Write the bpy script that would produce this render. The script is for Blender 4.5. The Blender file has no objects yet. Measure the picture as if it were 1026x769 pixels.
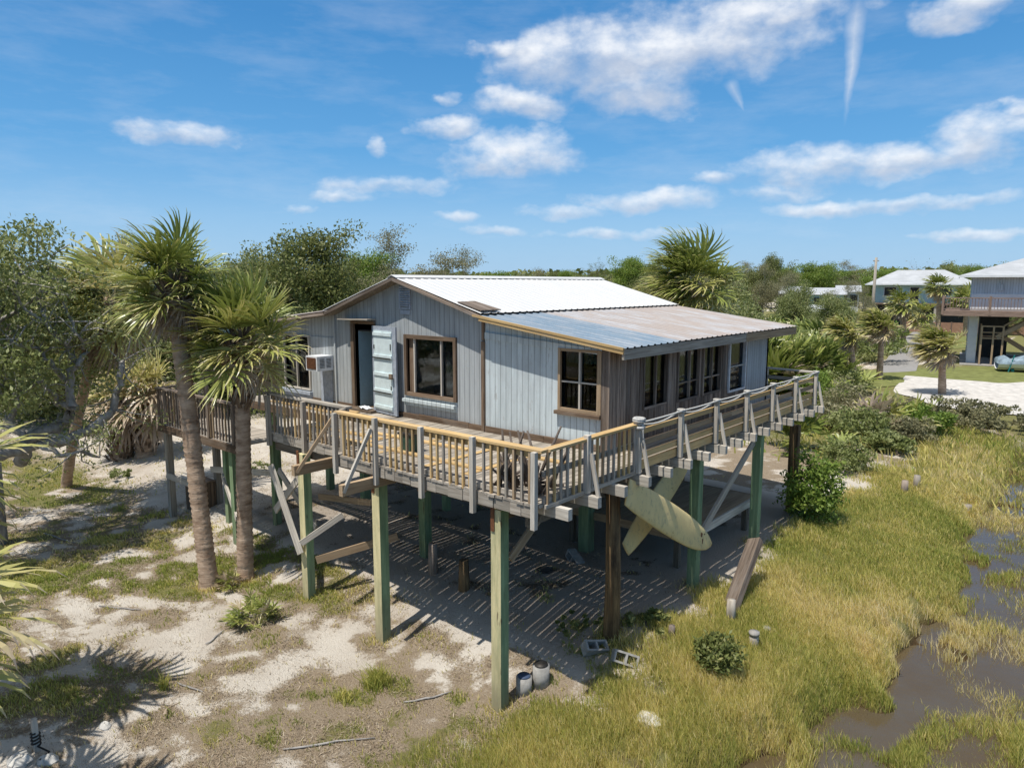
import bpy, math, random
import numpy as np
from mathutils import Vector, Matrix
rng = np.random.default_rng(7); random.seed(7)
sc = bpy.context.scene
COL = sc.collection
R = math.radians

# ------------------------------------------------------------------ camera
CAM = np.array([0, 0, 6.0]); FPX = 712.0; YAW = R(40.55); PIT = R(8.0)
cd = bpy.data.cameras.new('camera'); cam = bpy.data.objects.new('camera', cd); COL.objects.link(cam)
cam.location = CAM; cam.rotation_euler = (R(90) - PIT, 0, YAW)
cd.sensor_width = 36; cd.lens = FPX / 1026 * 36; cd.clip_end = 20000; cd.clip_start = 0.1
sc.camera = cam
fw = np.array([-math.sin(YAW) * math.cos(PIT), math.cos(YAW) * math.cos(PIT), -math.sin(PIT)])
rt = np.array([math.cos(YAW), math.sin(YAW), 0]); up = np.cross(rt, fw)
def ray(x, y): return fw * FPX + rt * (x - 513) + up * (384.5 - y)
def at(x, y, D):                 # surveyed direction + ground distance -> point in the place
    d = ray(x, y); return CAM + d / math.hypot(d[0], d[1]) * D
def onp(x, y, ax, v):
    d = ray(x, y); i = 'xyz'.index(ax); return CAM + d * ((v - CAM[i]) / d[i])

# ------------------------------------------------------------------ noise and terrain height
def _h(ix, iy, s):
    n = (ix * 374761393 + iy * 668265263 + s * 974711) & 0x7fffffff
    n = ((n ^ (n >> 13)) * 1274126177) & 0x7fffffff
    return ((n ^ (n >> 16)) & 0xffff) / 65535.0
def vn(x, y, s=0):
    x = np.asarray(x, float); y = np.asarray(y, float)
    ix = np.floor(x).astype(np.int64); iy = np.floor(y).astype(np.int64)
    fx = x - ix; fy = y - iy; fx = fx * fx * (3 - 2 * fx); fy = fy * fy * (3 - 2 * fy)
    a = _h(ix, iy, s); b = _h(ix + 1, iy, s); c = _h(ix, iy + 1, s); d = _h(ix + 1, iy + 1, s)
    return (a * (1 - fx) + b * fx) * (1 - fy) + (c * (1 - fx) + d * fx) * fy
def fbm(x, y, o=4, s=0):
    t = 0; a = .5; n = 0
    for k in range(o):
        t = t + a * vn(x * 2 ** k, y * 2 ** k, s + k); n += a; a *= .5
    return t / n
def ss(a, b, x):
    t = np.clip((x - a) / (b - a), 0, 1); return t * t * (3 - 2 * t)
WATER = -0.93
def zbase(x, y):
    fl = ss(10.8, 7.0, y) * (0.62 + 0.38 * ss(-14, -7.5, x)) * ss(-60, -12, x)
    rt_ = ss(-6.6, -1.8, x) * (1 - ss(30, 42, y))
    return (-0.85 * (1 - (1 - .95 * fl) * (1 - .8 * rt_)) - 0.1 * ss(20, 40, y))
def creek(x, y):          # 0 on land, 1 in the creek bed
    x = np.asarray(x, float); y = np.asarray(y, float)
    xe = np.interp(y, [5, 8, 9.2, 10.1, 12.2, 15, 29, 35, 40], [-5.2, -4.65, -3.9, -3.05, -2.5, -2.65, -3.1, -2.5, -1.2])
    n = (fbm(x * .7, y * .35, 4, 13) - .5) * 1.5 + (fbm(x * 2.6, y * 2.2, 3, 14) - .5) * .7
    return ss(-.45, .4, x - xe + n) * (1 - ss(36, 41, y))
def zg(x, y):
    x = np.asarray(x, float); y = np.asarray(y, float)
    near = np.exp(-(np.hypot(x + 8, y - 10) / 40) ** 2)
    b = (fbm(x * .8, y * .8, 4, 3) - .5) * .16 * near
    w = creek(x, y); bed = -.962 + (fbm(x * 1.7, y * 1.2, 4, 11) - .5) * .38 - .03 * ss(.3, 1., w)
    return (zbase(x, y) + b) * (1 - w) + bed * w
def g(px, py):
    d = ray(px, py); tt = np.linspace(.002, .6, 30000); P = CAM + np.outer(tt, d)
    i = int(np.argmax(P[:, 2] < zg(P[:, 0], P[:, 1]))); return P[i]
def gz(x, y): return float(zg(np.array([x]), np.array([y]))[0])

# ------------------------------------------------------------------ material helpers
def newmat(name):
    m = bpy.data.materials.new(name); m.use_nodes = True; nt = m.node_tree; nt.nodes.clear()
    return m, nt
class N:
    def __init__(s, nt): s.nt = nt
    def n(s, typ, **kw):
        o = s.nt.nodes.new(typ)
        for k, v in kw.items():
            if k.startswith('i_'): 
                key = k[2:]
                key = int(key) if key.isdigit() else key.replace('_', ' ')
                if isinstance(v, bpy.types.NodeSocket): s.nt.links.new(v, o.inputs[key])
                else: o.inputs[key].default_value = v
            else: setattr(o, k, v)
        return o
    def l(s, a, b): s.nt.links.new(a, b)
    def attr(s, name): return s.n('ShaderNodeAttribute', attribute_name=name)
    def noise(s, vec, scale, detail=4, rough=.6):
        o = s.n('ShaderNodeTexNoise', i_Scale=scale, i_Detail=detail, i_Roughness=rough)
        if vec is not None: s.l(vec, o.inputs['Vector'])
        return o.outputs['Fac']
    def mapp(s, vec, scale, loc=(0, 0, 0)):
        o = s.n('ShaderNodeMapping'); s.l(vec, o.inputs['Vector']); o.inputs['Scale'].default_value = scale; o.inputs['Location'].default_value = loc
        return o.outputs[0]
    def ramp(s, fac, stops):
        o = s.n('ShaderNodeValToRGB'); e = o.color_ramp.elements
        while len(e) < len(stops): e.new(.5)
        for k, (p, c) in enumerate(stops):
            e[k].position = p; e[k].color = (*c, 1) if len(c) == 3 else c
        s.l(fac, o.inputs[0]); return o.outputs[0]
    def math(s, op, a, b=None, clamp=False):
        o = s.n('ShaderNodeMath', operation=op, use_clamp=clamp)
        for k, v in enumerate((a, b)):
            if v is None: continue
            if isinstance(v, bpy.types.NodeSocket): s.l(v, o.inputs[k])
            else: o.inputs[k].default_value = v
        return o.outputs[0]
    def mix(s, fac, a, b, mode='MIX'):
        o = s.n('ShaderNodeMix', data_type='RGBA', blend_type=mode)
        for k, v in ((0, fac), (6, a), (7, b)):
            if isinstance(v, bpy.types.NodeSocket): s.l(v, o.inputs[k])
            elif k == 0: o.inputs[0].default_value = v
            else: o.inputs[k].default_value = (*v, 1)
        return o.outputs[2]
    def rng(s, v, a, b, c=0, d=1):
        o = s.n('ShaderNodeMapRange', i_1=a, i_2=b, i_3=c, i_4=d); s.l(v, o.inputs[0]); return o.outputs[0]
    def out(s, col, rough=.8, bump=None, bstr=.3, bdist=.02, spec=.3, metal=0):
        p = s.n('ShaderNodeBsdfPrincipled')
        for k, v in (('Base Color', col), ('Roughness', rough), ('Metallic', metal), ('Specular IOR Level', spec)):
            if isinstance(v, bpy.types.NodeSocket): s.l(v, p.inputs[k])
            elif k == 'Base Color': p.inputs[k].default_value = (*v, 1)
            else: p.inputs[k].default_value = v
        if bump is not None:
            b = s.n('ShaderNodeBump', i_Strength=bstr, i_Distance=bdist); s.l(bump, b.inputs['Height']); s.l(b.outputs[0], p.inputs['Normal'])
        o = s.n('ShaderNodeOutputMaterial'); s.l(p.outputs[0], o.inputs[0]); return p
def wood(name, light, dark, grain=30, stain=None, var=.35, rough=.85, stainamt=.5, foot=False):
    m, nt = newmat(name); k = N(nt)
    loc = k.attr('loc').outputs['Vector']; rnd = k.attr('rnd').outputs['Fac']
    gr = k.noise(k.mapp(loc, (1.1, grain, grain)), 1.0, 5, .65)
    col = k.ramp(gr, [(.3, dark), (.62, light)])
    if stain:
        st = k.noise(k.mapp(loc, (.9, 3, 3)), 1.0, 4, .7)
        col = k.mix(k.rng(st, .5, .68, 0, stainamt), col, stain)
    crack = k.noise(k.mapp(loc, (2.5, grain * 2.4, grain * 2.4)), 1.0, 3)
    col = k.mix(k.rng(crack, .34, .27, 0, .6), col, tuple(c * .35 for c in dark))
    if foot:
        ps = k.n('ShaderNodeNewGeometry').outputs['Position']; sz = k.n('ShaderNodeSeparateXYZ'); k.l(ps, sz.inputs[0])
        f_ = k.math('ADD', sz.outputs[2], k.math('MULTIPLY', k.math('SUBTRACT', k.noise(k.mapp(ps, (6, 6, 1.5)), 1., 4), .5), 1.6))
        col = k.mix(k.rng(f_, .55, -.75, 0, .75), col, (.17, .15, .10)); kn = k.noise(k.mapp(loc, (2.2, 9, 9)), 1., 2); col = k.mix(k.rng(kn, .66, .72, 0, .8), col, (.10, .07, .045))
    hs = k.n('ShaderNodeHueSaturation'); k.l(col, hs.inputs['Color']); k.l(k.rng(rnd, 0, 1, 1 - var, 1 + var), hs.inputs['Value'])
    k.out(hs.outputs[0], rough, gr, .35, .01, .25); return m
def simple(name, col, rough=.7, nscale=6, amt=.3, metal=0, spec=.3, bump=.2):
    m, nt = newmat(name); k = N(nt)
    tc = k.n('ShaderNodeNewGeometry').outputs['Position']
    n1 = k.noise(tc, nscale, 5, .65)
    c = k.mix(k.rng(n1, .3, .75, 0, 1), tuple(x * (1 - amt) for x in col), tuple(min(1, x * (1 + amt * .6)) for x in col))
    k.out(c, rough, n1, bump, .01, spec, metal); return m

M = {}
M['grey_wood'] = wood('weathered_grey_wood', (.44, .395, .335), (.20, .168, .135), 26, (.26, .24, .2), .25)
M['pale_wood'] = wood('sun_bleached_wood', (.62, .575, .505), (.36, .32, .27), 22, (.4, .37, .32), .15)
M['yellow_wood'] = wood('new_yellow_pine', (.60, .42, .20), (.42, .27, .115), 18, (.45, .36, .25), .22)
M['brown_wood'] = wood('brown_weathered_wood', (.24, .165, .11), (.085, .055, .036), 26, (.3, .25, .2), .3)
M['dark_boards'] = wood('dark_weathered_boards', (.30, .235, .185), (.085, .062, .048), 20, (.33, .29, .26), .45)
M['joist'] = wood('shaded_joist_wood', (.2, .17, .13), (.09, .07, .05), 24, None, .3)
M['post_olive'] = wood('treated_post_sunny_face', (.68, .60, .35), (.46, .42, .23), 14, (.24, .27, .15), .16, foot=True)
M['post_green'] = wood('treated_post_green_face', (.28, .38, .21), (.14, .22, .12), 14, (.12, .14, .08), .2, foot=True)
M['old_post'] = wood('old_brown_post', (.30, .19, .09), (.06, .035, .02), 16, (.03, .02, .015), .15, stainamt=.8)
M['tan_wood'] = wood('tan_fascia', (.42, .31, .2), (.25, .17, .1), 22, None, .15)

def siding(name, col, dirt=.35, spacing=.15):
    m, nt = newmat(name); k = N(nt)
    pos = k.n('ShaderNodeNewGeometry').outputs['Position']
    sx = k.n('ShaderNodeSeparateXYZ'); k.l(pos, sx.inputs[0])
    u = k.math('ADD', sx.outputs[0], k.math('MULTIPLY', sx.outputs[1], 1.0))
    fr = k.math('FRACT', k.math('DIVIDE', u, spacing))
    gv = k.math('LESS_THAN', k.math('ABSOLUTE', k.math('SUBTRACT', fr, .5)), .055)
    brd = k.n('ShaderNodeTexWhiteNoise', noise_dimensions='1D'); k.l(k.math('FLOOR', k.math('ADD', k.math('DIVIDE', u, spacing), .5)), brd.inputs['W'])
    pan = k.n('ShaderNodeTexWhiteNoise', noise_dimensions='1D'); k.l(k.math('FLOOR', k.math('DIVIDE', u, spacing * 8)), pan.inputs['W'])
    st = k.noise(k.mapp(pos, (7, 7, .6)), 1.0, 5, .7); bl = k.noise(pos, 1.3, 5, .7); fine = k.noise(k.mapp(pos, (40, 40, 3)), 1., 3)
    c = k.mix(k.rng(st, .35, .75), tuple(x * (1 - dirt) for x in col), tuple(x * 1.12 for x in col))
    c = k.mix(k.rng(bl, .5, .75, 0, .45), c, (.36, .36, .37))
    c = k.mix(k.rng(brd.outputs[0], 0, 1, 0, .22), c, tuple(x * .62 for x in col))
    c = k.mix(k.rng(pan.outputs[0], 0, 1, 0, .3), c, tuple(x * 1.25 for x in col))
    c = k.mix(k.rng(fine, .35, .25, 0, .5), c, (.2, .18, .17))
    pe = k.noise(k.mapp(pos, (5, 5, 1.6), (9, 2, 4)), 1., 6, .75); c = k.mix(k.rng(pe, .60, .66, 0, .55), c, (.33, .30, .27))
    low = k.rng(sx.outputs[2], 3.15, 2.85, 0, 1); lo2 = k.math('MULTIPLY', low, k.rng(st, .3, .7))
    c = k.mix(k.math('MULTIPLY', lo2, .6), c, (.30, .25, .2))
    c = k.mix(k.math('MULTIPLY', gv, .62), c, tuple(x * .25 for x in col))
    hgt = k.math('SUBTRACT', k.math('MULTIPLY', fine, .2), gv)
    k.out(c, .75, hgt, .6, .012, .3); return m
M['siding'] = siding('blue_grey_siding', (.475, .505, .515), .42)
M['siding_light'] = siding('pale_blue_grey_siding', (.60, .67, .685), .28)
M['trim_paint'] = simple('blue_grey_trim', (.38, .42, .48), .7, 9, .3)
M['white_paint'] = simple('white_paint', (.72, .74, .76), .6, 8, .2)
M['door_paint'] = simple('pale_blue_door_paint', (.68, .78, .79), .55, 5, .16)
M['inner_wall'] = simple('blue_interior_paint', (.36, .50, .56), .7, 3, .15)
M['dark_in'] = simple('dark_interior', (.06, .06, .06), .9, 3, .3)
M['floor_in'] = simple('interior_floor', (.16, .11, .07), .7, 3, .3)
M['curtain'] = simple('teal_curtain', (.03, .19, .18), .8, 10, .3)
M['blind'] = simple('grey_blind', (.30, .36, .41), .8, 10, .2)
M['metal_dark'] = simple('dark_iron', (.06, .055, .05), .55, 20, .4, .6)
M['rust_metal'] = simple('rust', (.2, .085, .04), .8, 20, .5)

def glass(name, tint=(.46, .51, .54)):
    m, nt = newmat(name); k = N(nt)
    fr = k.n('ShaderNodeFresnel', i_IOR=1.5)
    pos = k.n('ShaderNodeNewGeometry').outputs['Position']
    b = k.n('ShaderNodeBump', i_Strength=.08, i_Distance=.02); k.l(k.noise(pos, 1.6, 2), b.inputs['Height'])
    gl = k.n('ShaderNodeBsdfGlossy', i_Roughness=.02); k.l(b.outputs[0], gl.inputs['Normal'])
    tr = k.n('ShaderNodeBsdfTransparent'); tr.inputs[0].default_value = (*tint, 1)
    mx = k.n('ShaderNodeMixShader'); k.l(k.math('ADD', k.math('MULTIPLY', fr.outputs[0], .45), .004), mx.inputs[0]); k.l(tr.outputs[0], mx.inputs[1]); k.l(gl.outputs[0], mx.inputs[2])
    o = k.n('ShaderNodeOutputMaterial'); k.l(mx.outputs[0], o.inputs[0]); return m
M['glass'] = glass('window_glass')

def roofmetal(name, col, rust, amt, rough=.45, spec=.5, metal=0., streak=(.15, .15, .15)):
    m, nt = newmat(name); k = N(nt)
    pos = k.n('ShaderNodeNewGeometry').outputs['Position']
    n1 = k.noise(k.mapp(pos, (.9, 5, .9)), 1., 6, .7); n2 = k.noise(pos, .7, 4, .6); n3 = k.noise(pos, 9, 4, .7)
    c = k.mix(k.rng(n3, .3, .7), tuple(x * .88 for x in col), col)
    f = k.math('ADD', k.math('MULTIPLY', n1, .65), k.math('MULTIPLY', n2, .35))
    c = k.mix(k.rng(f, .62, .45, 0, .35), c, streak)
    c = k.mix(k.rng(f, .52 - amt * .2, .66 - amt * .2, 0, min(1, amt)), c, rust)
    k.out(c, rough, n3, .05, .01, spec, metal); return m
M['roof_white'] = roofmetal('white_roof_metal', (.72, .72, .71), (.56, .52, .46), .25, streak=(.52, .52, .51))
M['roof_blue'] = roofmetal('blue_grey_roof_metal', (.21, .33, .45), (.38, .36, .35), .5, .4, .5, .15)
M['roof_rust'] = roofmetal('rusted_galvanised_roof', (.54, .54, .545), (.33, .24, .18), .62, .5, .4, .1, (.33, .34, .37))

def leafmat(name, stops, transl=.35, rough=.5, spec=.35):
    m, nt = newmat(name); k = N(nt)
    a = k.attr('age').outputs['Fac']
    c = k.ramp(a, stops)
    p = k.n('ShaderNodeBsdfPrincipled', i_Roughness=rough); p.inputs['Specular IOR Level'].default_value = spec; k.l(c, p.inputs['Base Color'])
    t = k.n('ShaderNodeBsdfTranslucent'); k.l(c, t.inputs[0])
    mx = k.n('ShaderNodeMixShader', i_0=transl); k.l(p.outputs[0], mx.inputs[1]); k.l(t.outputs[0], mx.inputs[2])
    o = k.n('ShaderNodeOutputMaterial'); k.l(mx.outputs[0], o.inputs[0]); return m
M['palm'] = leafmat('palm_frond', [(0, (.14, .185, .04)), (.3, (.30, .34, .08)), (.52, (.54, .49, .18)), (.72, (.52, .43, .29)), (.85, (.50, .40, .30)), (1, (.33, .265, .21))], .22, .36, .6)
M['oak_leaf'] = leafmat('oak_leaf', [(0, (.13, .165, .045)), (.5, (.25, .285, .095)), (1, (.47, .48, .25))])
M['dark_leaf'] = leafmat('dark_leaf', [(0, (.085, .115, .03)), (.5, (.19, .215, .065)), (1, (.36, .34, .13))])
M['grey_leaf'] = leafmat('grey_green_leaf', [(0, (.14, .14, .075)), (.5, (.26, .25, .13)), (1, (.40, .36, .22))])
M['bright_leaf'] = leafmat('bright_leaf', [(0, (.10, .175, .025)), (.5, (.20, .285, .05)), (1, (.38, .42, .11))])
M['grass'] = leafmat('grass_blade', [(0, (.29, .345, .075)), (.35, (.56, .52, .145)), (.65, (.80, .67, .27)), (1, (.84, .72, .45))], .45, .6, .2)
M['litter'] = leafmat('dry_litter', [(0, (.15, .11, .075)), (.5, (.36, .285, .195)), (1, (.60, .52, .40))], .1, .8, .1)
def barkmat(name, a, b, sc_=6, ring=False):
    m, nt = newmat(name); k = N(nt)
    pos = k.n('ShaderNodeTexCoord').outputs['Object']
    n = k.noise(k.mapp(pos, (sc_, sc_, sc_ * (3. if ring else .5))), 1., 5, .7)
    c = k.ramp(n, [(.3, a), (.7, b)]); k.out(c, .95, n, .8, .03, .1); return m
M['palm_bark'] = barkmat('palm_bark', (.20, .13, .085), (.62, .47, .35), 3, True)
M['boot'] = barkmat('palm_boots', (.075, .05, .035), (.25, .19, .14), 6)
M['bark'] = barkmat('grey_bark', (.17, .155, .14), (.50, .475, .45), 5)
M['dark_bark'] = barkmat('dark_bark', (.07, .055, .045), (.2, .165, .14), 5)

# ------------------------------------------------------------------ mesh builders
def npmesh(name, V, F, mats, attrs=None, smooth=False, midx=None):
    V = np.asarray(V, np.float32); F = np.asarray(F, np.int32); k = F.shape[1]
    me = bpy.data.meshes.new(name); me.vertices.add(len(V)); me.vertices.foreach_set('co', V.ravel())
    me.loops.add(F.size); me.loops.foreach_set('vertex_index', F.ravel())
    me.polygons.add(len(F)); me.polygons.foreach_set('loop_start', np.arange(0, F.size, k, dtype=np.int32))
    try: me.polygons.foreach_set('loop_total', np.full(len(F), k, np.int32))
    except Exception: pass
    if midx is not None: me.polygons.foreach_set('material_index', np.asarray(midx, np.int32))
    for m in mats: me.materials.append(m)
    for an, av in (attrs or {}).items():
        at_ = me.attributes.new(an, 'FLOAT', 'POINT'); at_.data.foreach_set('value', np.asarray(av, np.float32))
    me.update(calc_edges=True); me.validate()
    me.polygons.foreach_set('use_smooth', np.full(len(F), bool(smooth)))
    return me
def wloc(o):
    v = Vector((0, 0, 0))
    while o is not None: v += o.location; o = o.parent
    return v
class MB:
    def __init__(s): s.v = []; s.f = []; s.mi = []; s.loc = []; s.rnd = []; s.age = []; s.sm = []
    def add(s, V, F, mi=0, loc=None, rnd=None, age=0., sm=False):
        b = len(s.v); V = [tuple(map(float, p)) for p in V]; s.v += V
        off = (random.random() * 50, random.random() * 50, random.random() * 50)
        L = loc if loc is not None else V
        s.loc += [(p[0] + off[0], p[1] + off[1], p[2] + off[2]) for p in L]
        s.rnd += [random.random() if rnd is None else rnd] * len(V) if rnd is not None else [random.random()] * 0
        if rnd is None: q = random.random(); s.rnd += [q] * len(V)
        s.age += [age] * len(V) if not hasattr(age, '__len__') else list(age)
        for k, f in enumerate(F):
            s.f.append([b + i for i in f]); s.mi.append(mi if not isinstance(mi, (list, tuple)) else mi[k]); s.sm.append(sm)
        return s
    BF = [(0, 3, 2, 1), (4, 5, 6, 7), (0, 1, 5, 4), (1, 2, 6, 5), (2, 3, 7, 6), (3, 0, 4, 7)]
    def box(s, x0, x1, y0, y1, z0, z1, mi=0, axis=None, rnd=None):
        V = [(x0, y0, z0), (x1, y0, z0), (x1, y1, z0), (x0, y1, z0), (x0, y0, z1), (x1, y0, z1), (x1, y1, z1), (x0, y1, z1)]
        d = (abs(x1 - x0), abs(y1 - y0), abs(z1 - z0)); a = axis if axis is not None else d.index(max(d))
        loc = [(p[a], p[(a + 1) % 3], p[(a + 2) % 3]) for p in V]
        return s.add(V, s.BF, mi, loc, rnd)
    def beam(s, p, q, w, h, mi=0, upv=(0, 0, 1), rnd=None, taper=1.):
        p = np.array(p, float); q = np.array(q, float); d = q - p; L = np.linalg.norm(d); d /= L
        u = np.array(upv, float); sd = np.cross(d, u)
        if np.linalg.norm(sd) < 1e-4: sd = np.cross(d, (0, 1, 0))
        sd /= np.linalg.norm(sd); u = np.cross(sd, d)
        V = []; loc = []
        for e, t in ((p, 0.), (q, L)):
            k = 1. if t == 0 else taper
            for a, b in ((-1, -1), (1, -1), (1, 1), (-1, 1)):
                V.append(e + sd * a * w / 2 * k + u * b * h / 2 * k); loc.append((t, a * w / 2, b * h / 2))
        return s.add(V, [(0, 1, 2, 3), (7, 6, 5, 4), (0, 4, 5, 1), (1, 5, 6, 2), (2, 6, 7, 3), (3, 7, 4, 0)], mi, loc, rnd)
    def tube(s, pts, rad, n=8, mi=0, cap=True, sm=True, age=0., flat=1.):
        pts = [np.array(p, float) for p in pts]; K = len(pts)
        if not hasattr(rad, '__len__'): rad = [rad] * K
        V = []; loc = []; L = 0; ref = np.array((0.31, .17, .93))
        for i in range(K):
            d = pts[min(i + 1, K - 1)] - pts[max(i - 1, 0)]; d = d / (np.linalg.norm(d) + 1e-9)
            a = np.cross(d, ref)
            if np.linalg.norm(a) < .15: a = np.cross(d, (1, 0, 0))
            a /= np.linalg.norm(a); b = np.cross(d, a)
            if i: L += np.linalg.norm(pts[i] - pts[i - 1])
            for k in range(n):
                t = 2 * math.pi * k / n
                V.append(pts[i] + (a * math.cos(t) + b * math.sin(t) * flat) * rad[i]); loc.append((L, math.cos(t) * rad[i], math.sin(t) * rad[i]))
        F = [(i * n + k, i * n + (k + 1) % n, (i + 1) * n + (k + 1) % n, (i + 1) * n + k) for i in range(K - 1) for k in range(n)]
        if cap: F += [tuple(range(n - 1, -1, -1)), tuple((K - 1) * n + k for k in range(n))]
        return s.add(V, F, mi, loc, None, age, sm)
    def prism(s, poly, y0, y1, mi=0, ax='y'):   # polygon in (x,z) extruded along y (or in (y,z) along x)
        n = len(poly)
        mk = (lambda a, b, e: (a, e, b)) if ax == 'y' else ((lambda a, b, e: (e, a, b)) if ax == 'x' else (lambda a, b, e: (a, b, e)))
        V = [mk(a, b, y0) for a, b in poly] + [mk(a, b, y1) for a, b in poly]
        F = [tuple(range(n)), tuple(range(2 * n - 1, n - 1, -1))] + [(k, k + n, (k + 1) % n + n, (k + 1) % n) for k in range(n)]
        return s.add(V, F, mi)
    def build(s, name, mat, parent=None, origin=None):
        o_ = wloc(parent) if parent is not None else Vector(origin or (0, 0, 0))
        me = bpy.data.meshes.new(name)
        me.from_pydata([(p[0] - o_.x, p[1] - o_.y, p[2] - o_.z) for p in s.v], [], s.f)
        for m in (mat if isinstance(mat, (list, tuple)) else [mat]): me.materials.append(m)
        me.polygons.foreach_set('material_index', s.mi); me.polygons.foreach_set('use_smooth', s.sm)
        a = me.attributes.new('loc', 'FLOAT_VECTOR', 'POINT'); a.data.foreach_set('vector', np.array(s.loc, np.float32).ravel())
        a = me.attributes.new('rnd', 'FLOAT', 'POINT'); a.data.foreach_set('value', np.array(s.rnd, np.float32))
        a = me.attributes.new('age', 'FLOAT', 'POINT'); a.data.foreach_set('value', np.array(s.age, np.float32))
        import bmesh
        bm = bmesh.new(); bm.from_mesh(me); bmesh.ops.recalc_face_normals(bm, faces=bm.faces); bm.to_mesh(me); bm.free()
        o = bpy.data.objects.new(name, me); COL.objects.link(o)
        if parent is not None: o.parent = parent
        else: o.location = o_
        return o
def tag(o, label=None, cat=None, group=None, kind=None):
    if label: o['label'] = label
    if cat: o['category'] = cat
    if group: o['group'] = group
    if kind: o['kind'] = kind
    return o
def thing(name, label, cat, loc=(0, 0, 0), rotz=0, group=None):
    o = bpy.data.objects.new(name, None); COL.objects.link(o); o.location = loc; o.rotation_euler = (0, 0, rotz)
    o.empty_display_size = .2
    return tag(o, label, cat, group)
def link(name, me, parent=None, loc=(0, 0, 0)):
    o = bpy.data.objects.new(name, me); COL.objects.link(o); o.location = loc
    if parent is not None: o.parent = parent
    return o
def dup(root, loc, rotz=0, scale=1, label=None, group=None):
    r = root.copy(); COL.objects.link(r); r.location = loc; r.rotation_euler = (0, 0, rotz)
    r.scale = (scale,) * 3 if not hasattr(scale, '__len__') else scale
    if label: r['label'] = label
    if group: r['group'] = group
    for ch in list(root.children):
        c = ch.copy(); COL.objects.link(c); c.parent = r
        for gch in ch.children:
            d = gch.copy(); COL.objects.link(d); d.parent = c
    return r
# ------------------------------------------------------------------ light and sky
EL = math.atan2(2.5, math.hypot(.12, 1)); SDIR = Vector((.12, 1, -2.5)).normalized()
sd = bpy.data.lights.new('sun', 'SUN'); sd.energy = 5.0; sd.angle = R(.53); sd.color = (1, .95, .87)
so = bpy.data.objects.new('sun', sd); COL.objects.link(so); so.rotation_euler = SDIR.to_track_quat('-Z', 'Y').to_euler(); so.location = (0, -20, 40)
w = bpy.data.worlds.new('World'); sc.world = w; w.use_nodes = True; nt = w.node_tree; nt.nodes.clear(); k = N(nt)
sky = k.n('ShaderNodeTexSky', sky_type='NISHITA', sun_disc=False, sun_elevation=EL, sun_rotation=R(180) + math.atan2(.12, 1), altitude=0, air_density=1.0, dust_density=.6, ozone_density=2.5)
hs = k.n('ShaderNodeHueSaturation', i_Saturation=1.2, i_Value=1.0); k.l(sky.outputs[0], hs.inputs['Color'])
tc = k.n('ShaderNodeTexCoord').outputs['Generated']; sx = k.n('ShaderNodeSeparateXYZ'); k.l(tc, sx.inputs[0])
azr = k.math('SUBTRACT', YAW, k.math('ARCTAN2', k.math('MULTIPLY', sx.outputs[0], -1.), sx.outputs[1]))
azd = k.math('MULTIPLY', azr, 180 / math.pi); eld = k.math('MULTIPLY', k.math('ARCSINE', sx.outputs[2]), 180 / math.pi)
cv = k.n('ShaderNodeCombineXYZ'); k.l(azd, cv.inputs[0]); k.l(eld, cv.inputs[1]); cv = cv.outputs[0]
tone = k.ramp(k.rng(eld, 0, 90), [(0, (.335, .62, .94)), (.055, (.27, .56, .91)), (.11, (.125, .42, .82)), (.21, (.06, .29, .67)), (.3, (.12, .32, .64)), (.45, (.31, .36, .43)), (1, (.38, .40, .44))])  # upper sky, out of view, whitened to add neutral fill light
tone = k.mix(1., tone, (6.1, 6.1, 6.1), 'MULTIPLY')
skyc = k.mix(.85, hs.outputs[0], tone)
def sph(px, py):
    d = ray(px, py); return math.degrees(YAW - math.atan2(-d[0], d[1])), math.degrees(math.atan2(d[2], math.hypot(d[0], d[1])))
wn = k.n('ShaderNodeTexNoise', i_Scale=.20, i_Detail=4., i_Roughness=.6); k.l(k.mapp(cv, (1, 1.6, 1)), wn.inputs['Vector'])
wsep = k.n('ShaderNodeSeparateColor'); k.l(wn.outputs['Color'], wsep.inputs[0])
wx = k.math('ADD', azd, k.math('MULTIPLY', k.math('SUBTRACT', wsep.outputs[0], .5), 5.0))
wy = k.math('ADD', eld, k.math('MULTIPLY', k.math('SUBTRACT', wsep.outputs[1], .5), 2.4))
clouds = [(620, 62, 110, 44), (700, 40, 135, 40), (560, 58, 75, 30), (650, 92, 55, 24), (770, 12, 110, 20), (495, 48, 28, 12),
          (525, 105, 52, 17), (510, 155, 66, 24), (452, 126, 34, 13), (185, 130, 62, 13), (390, 184, 62, 9), (345, 194, 34, 7), (650, 201, 66, 12), (570, 212, 48, 8),
          (810, 168, 88, 20), (900, 160, 80, 15), (985, 138, 60, 26), (1015, 112, 26, 12), (860, 206, 90, 10), (960, 199, 60, 10), (500, 231, 40, 7), (455, 217, 24, 6),
          (775, 193, 40, 9), (965, 8, 46, 20), (380, 144, 13, 9), (444, 98, 12, 8), (610, 235, 90, 6), (720, 180, 40, 8), (300, 208, 20, 5), (980, 232, 60, 5)]
msk = None; low = None
for (px, py, rx, ry) in clouds:
    a, e = sph(px, py); a2, e2 = sph(px + rx, py); a3, e3 = sph(px, py - ry)
    dx = k.math('DIVIDE', k.math('SUBTRACT', wx, a), abs(a2 - a) * 1.25); dy = k.math('DIVIDE', k.math('SUBTRACT', wy, e), abs(e3 - e) * 1.25)
    r2 = k.math('ADD', k.math('MULTIPLY', dx, dx), k.math('MULTIPLY', dy, dy))
    v = k.math('SUBTRACT', 1., r2)
    if ry < 10: v = k.math('MULTIPLY', v, .72)
    lw = k.math('MULTIPLY', k.math('MAXIMUM', v, 0.), dy)
    msk = v if msk is None else k.math('MAXIMUM', msk, v); low = lw if low is None else k.math('ADD', low, lw)
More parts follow.
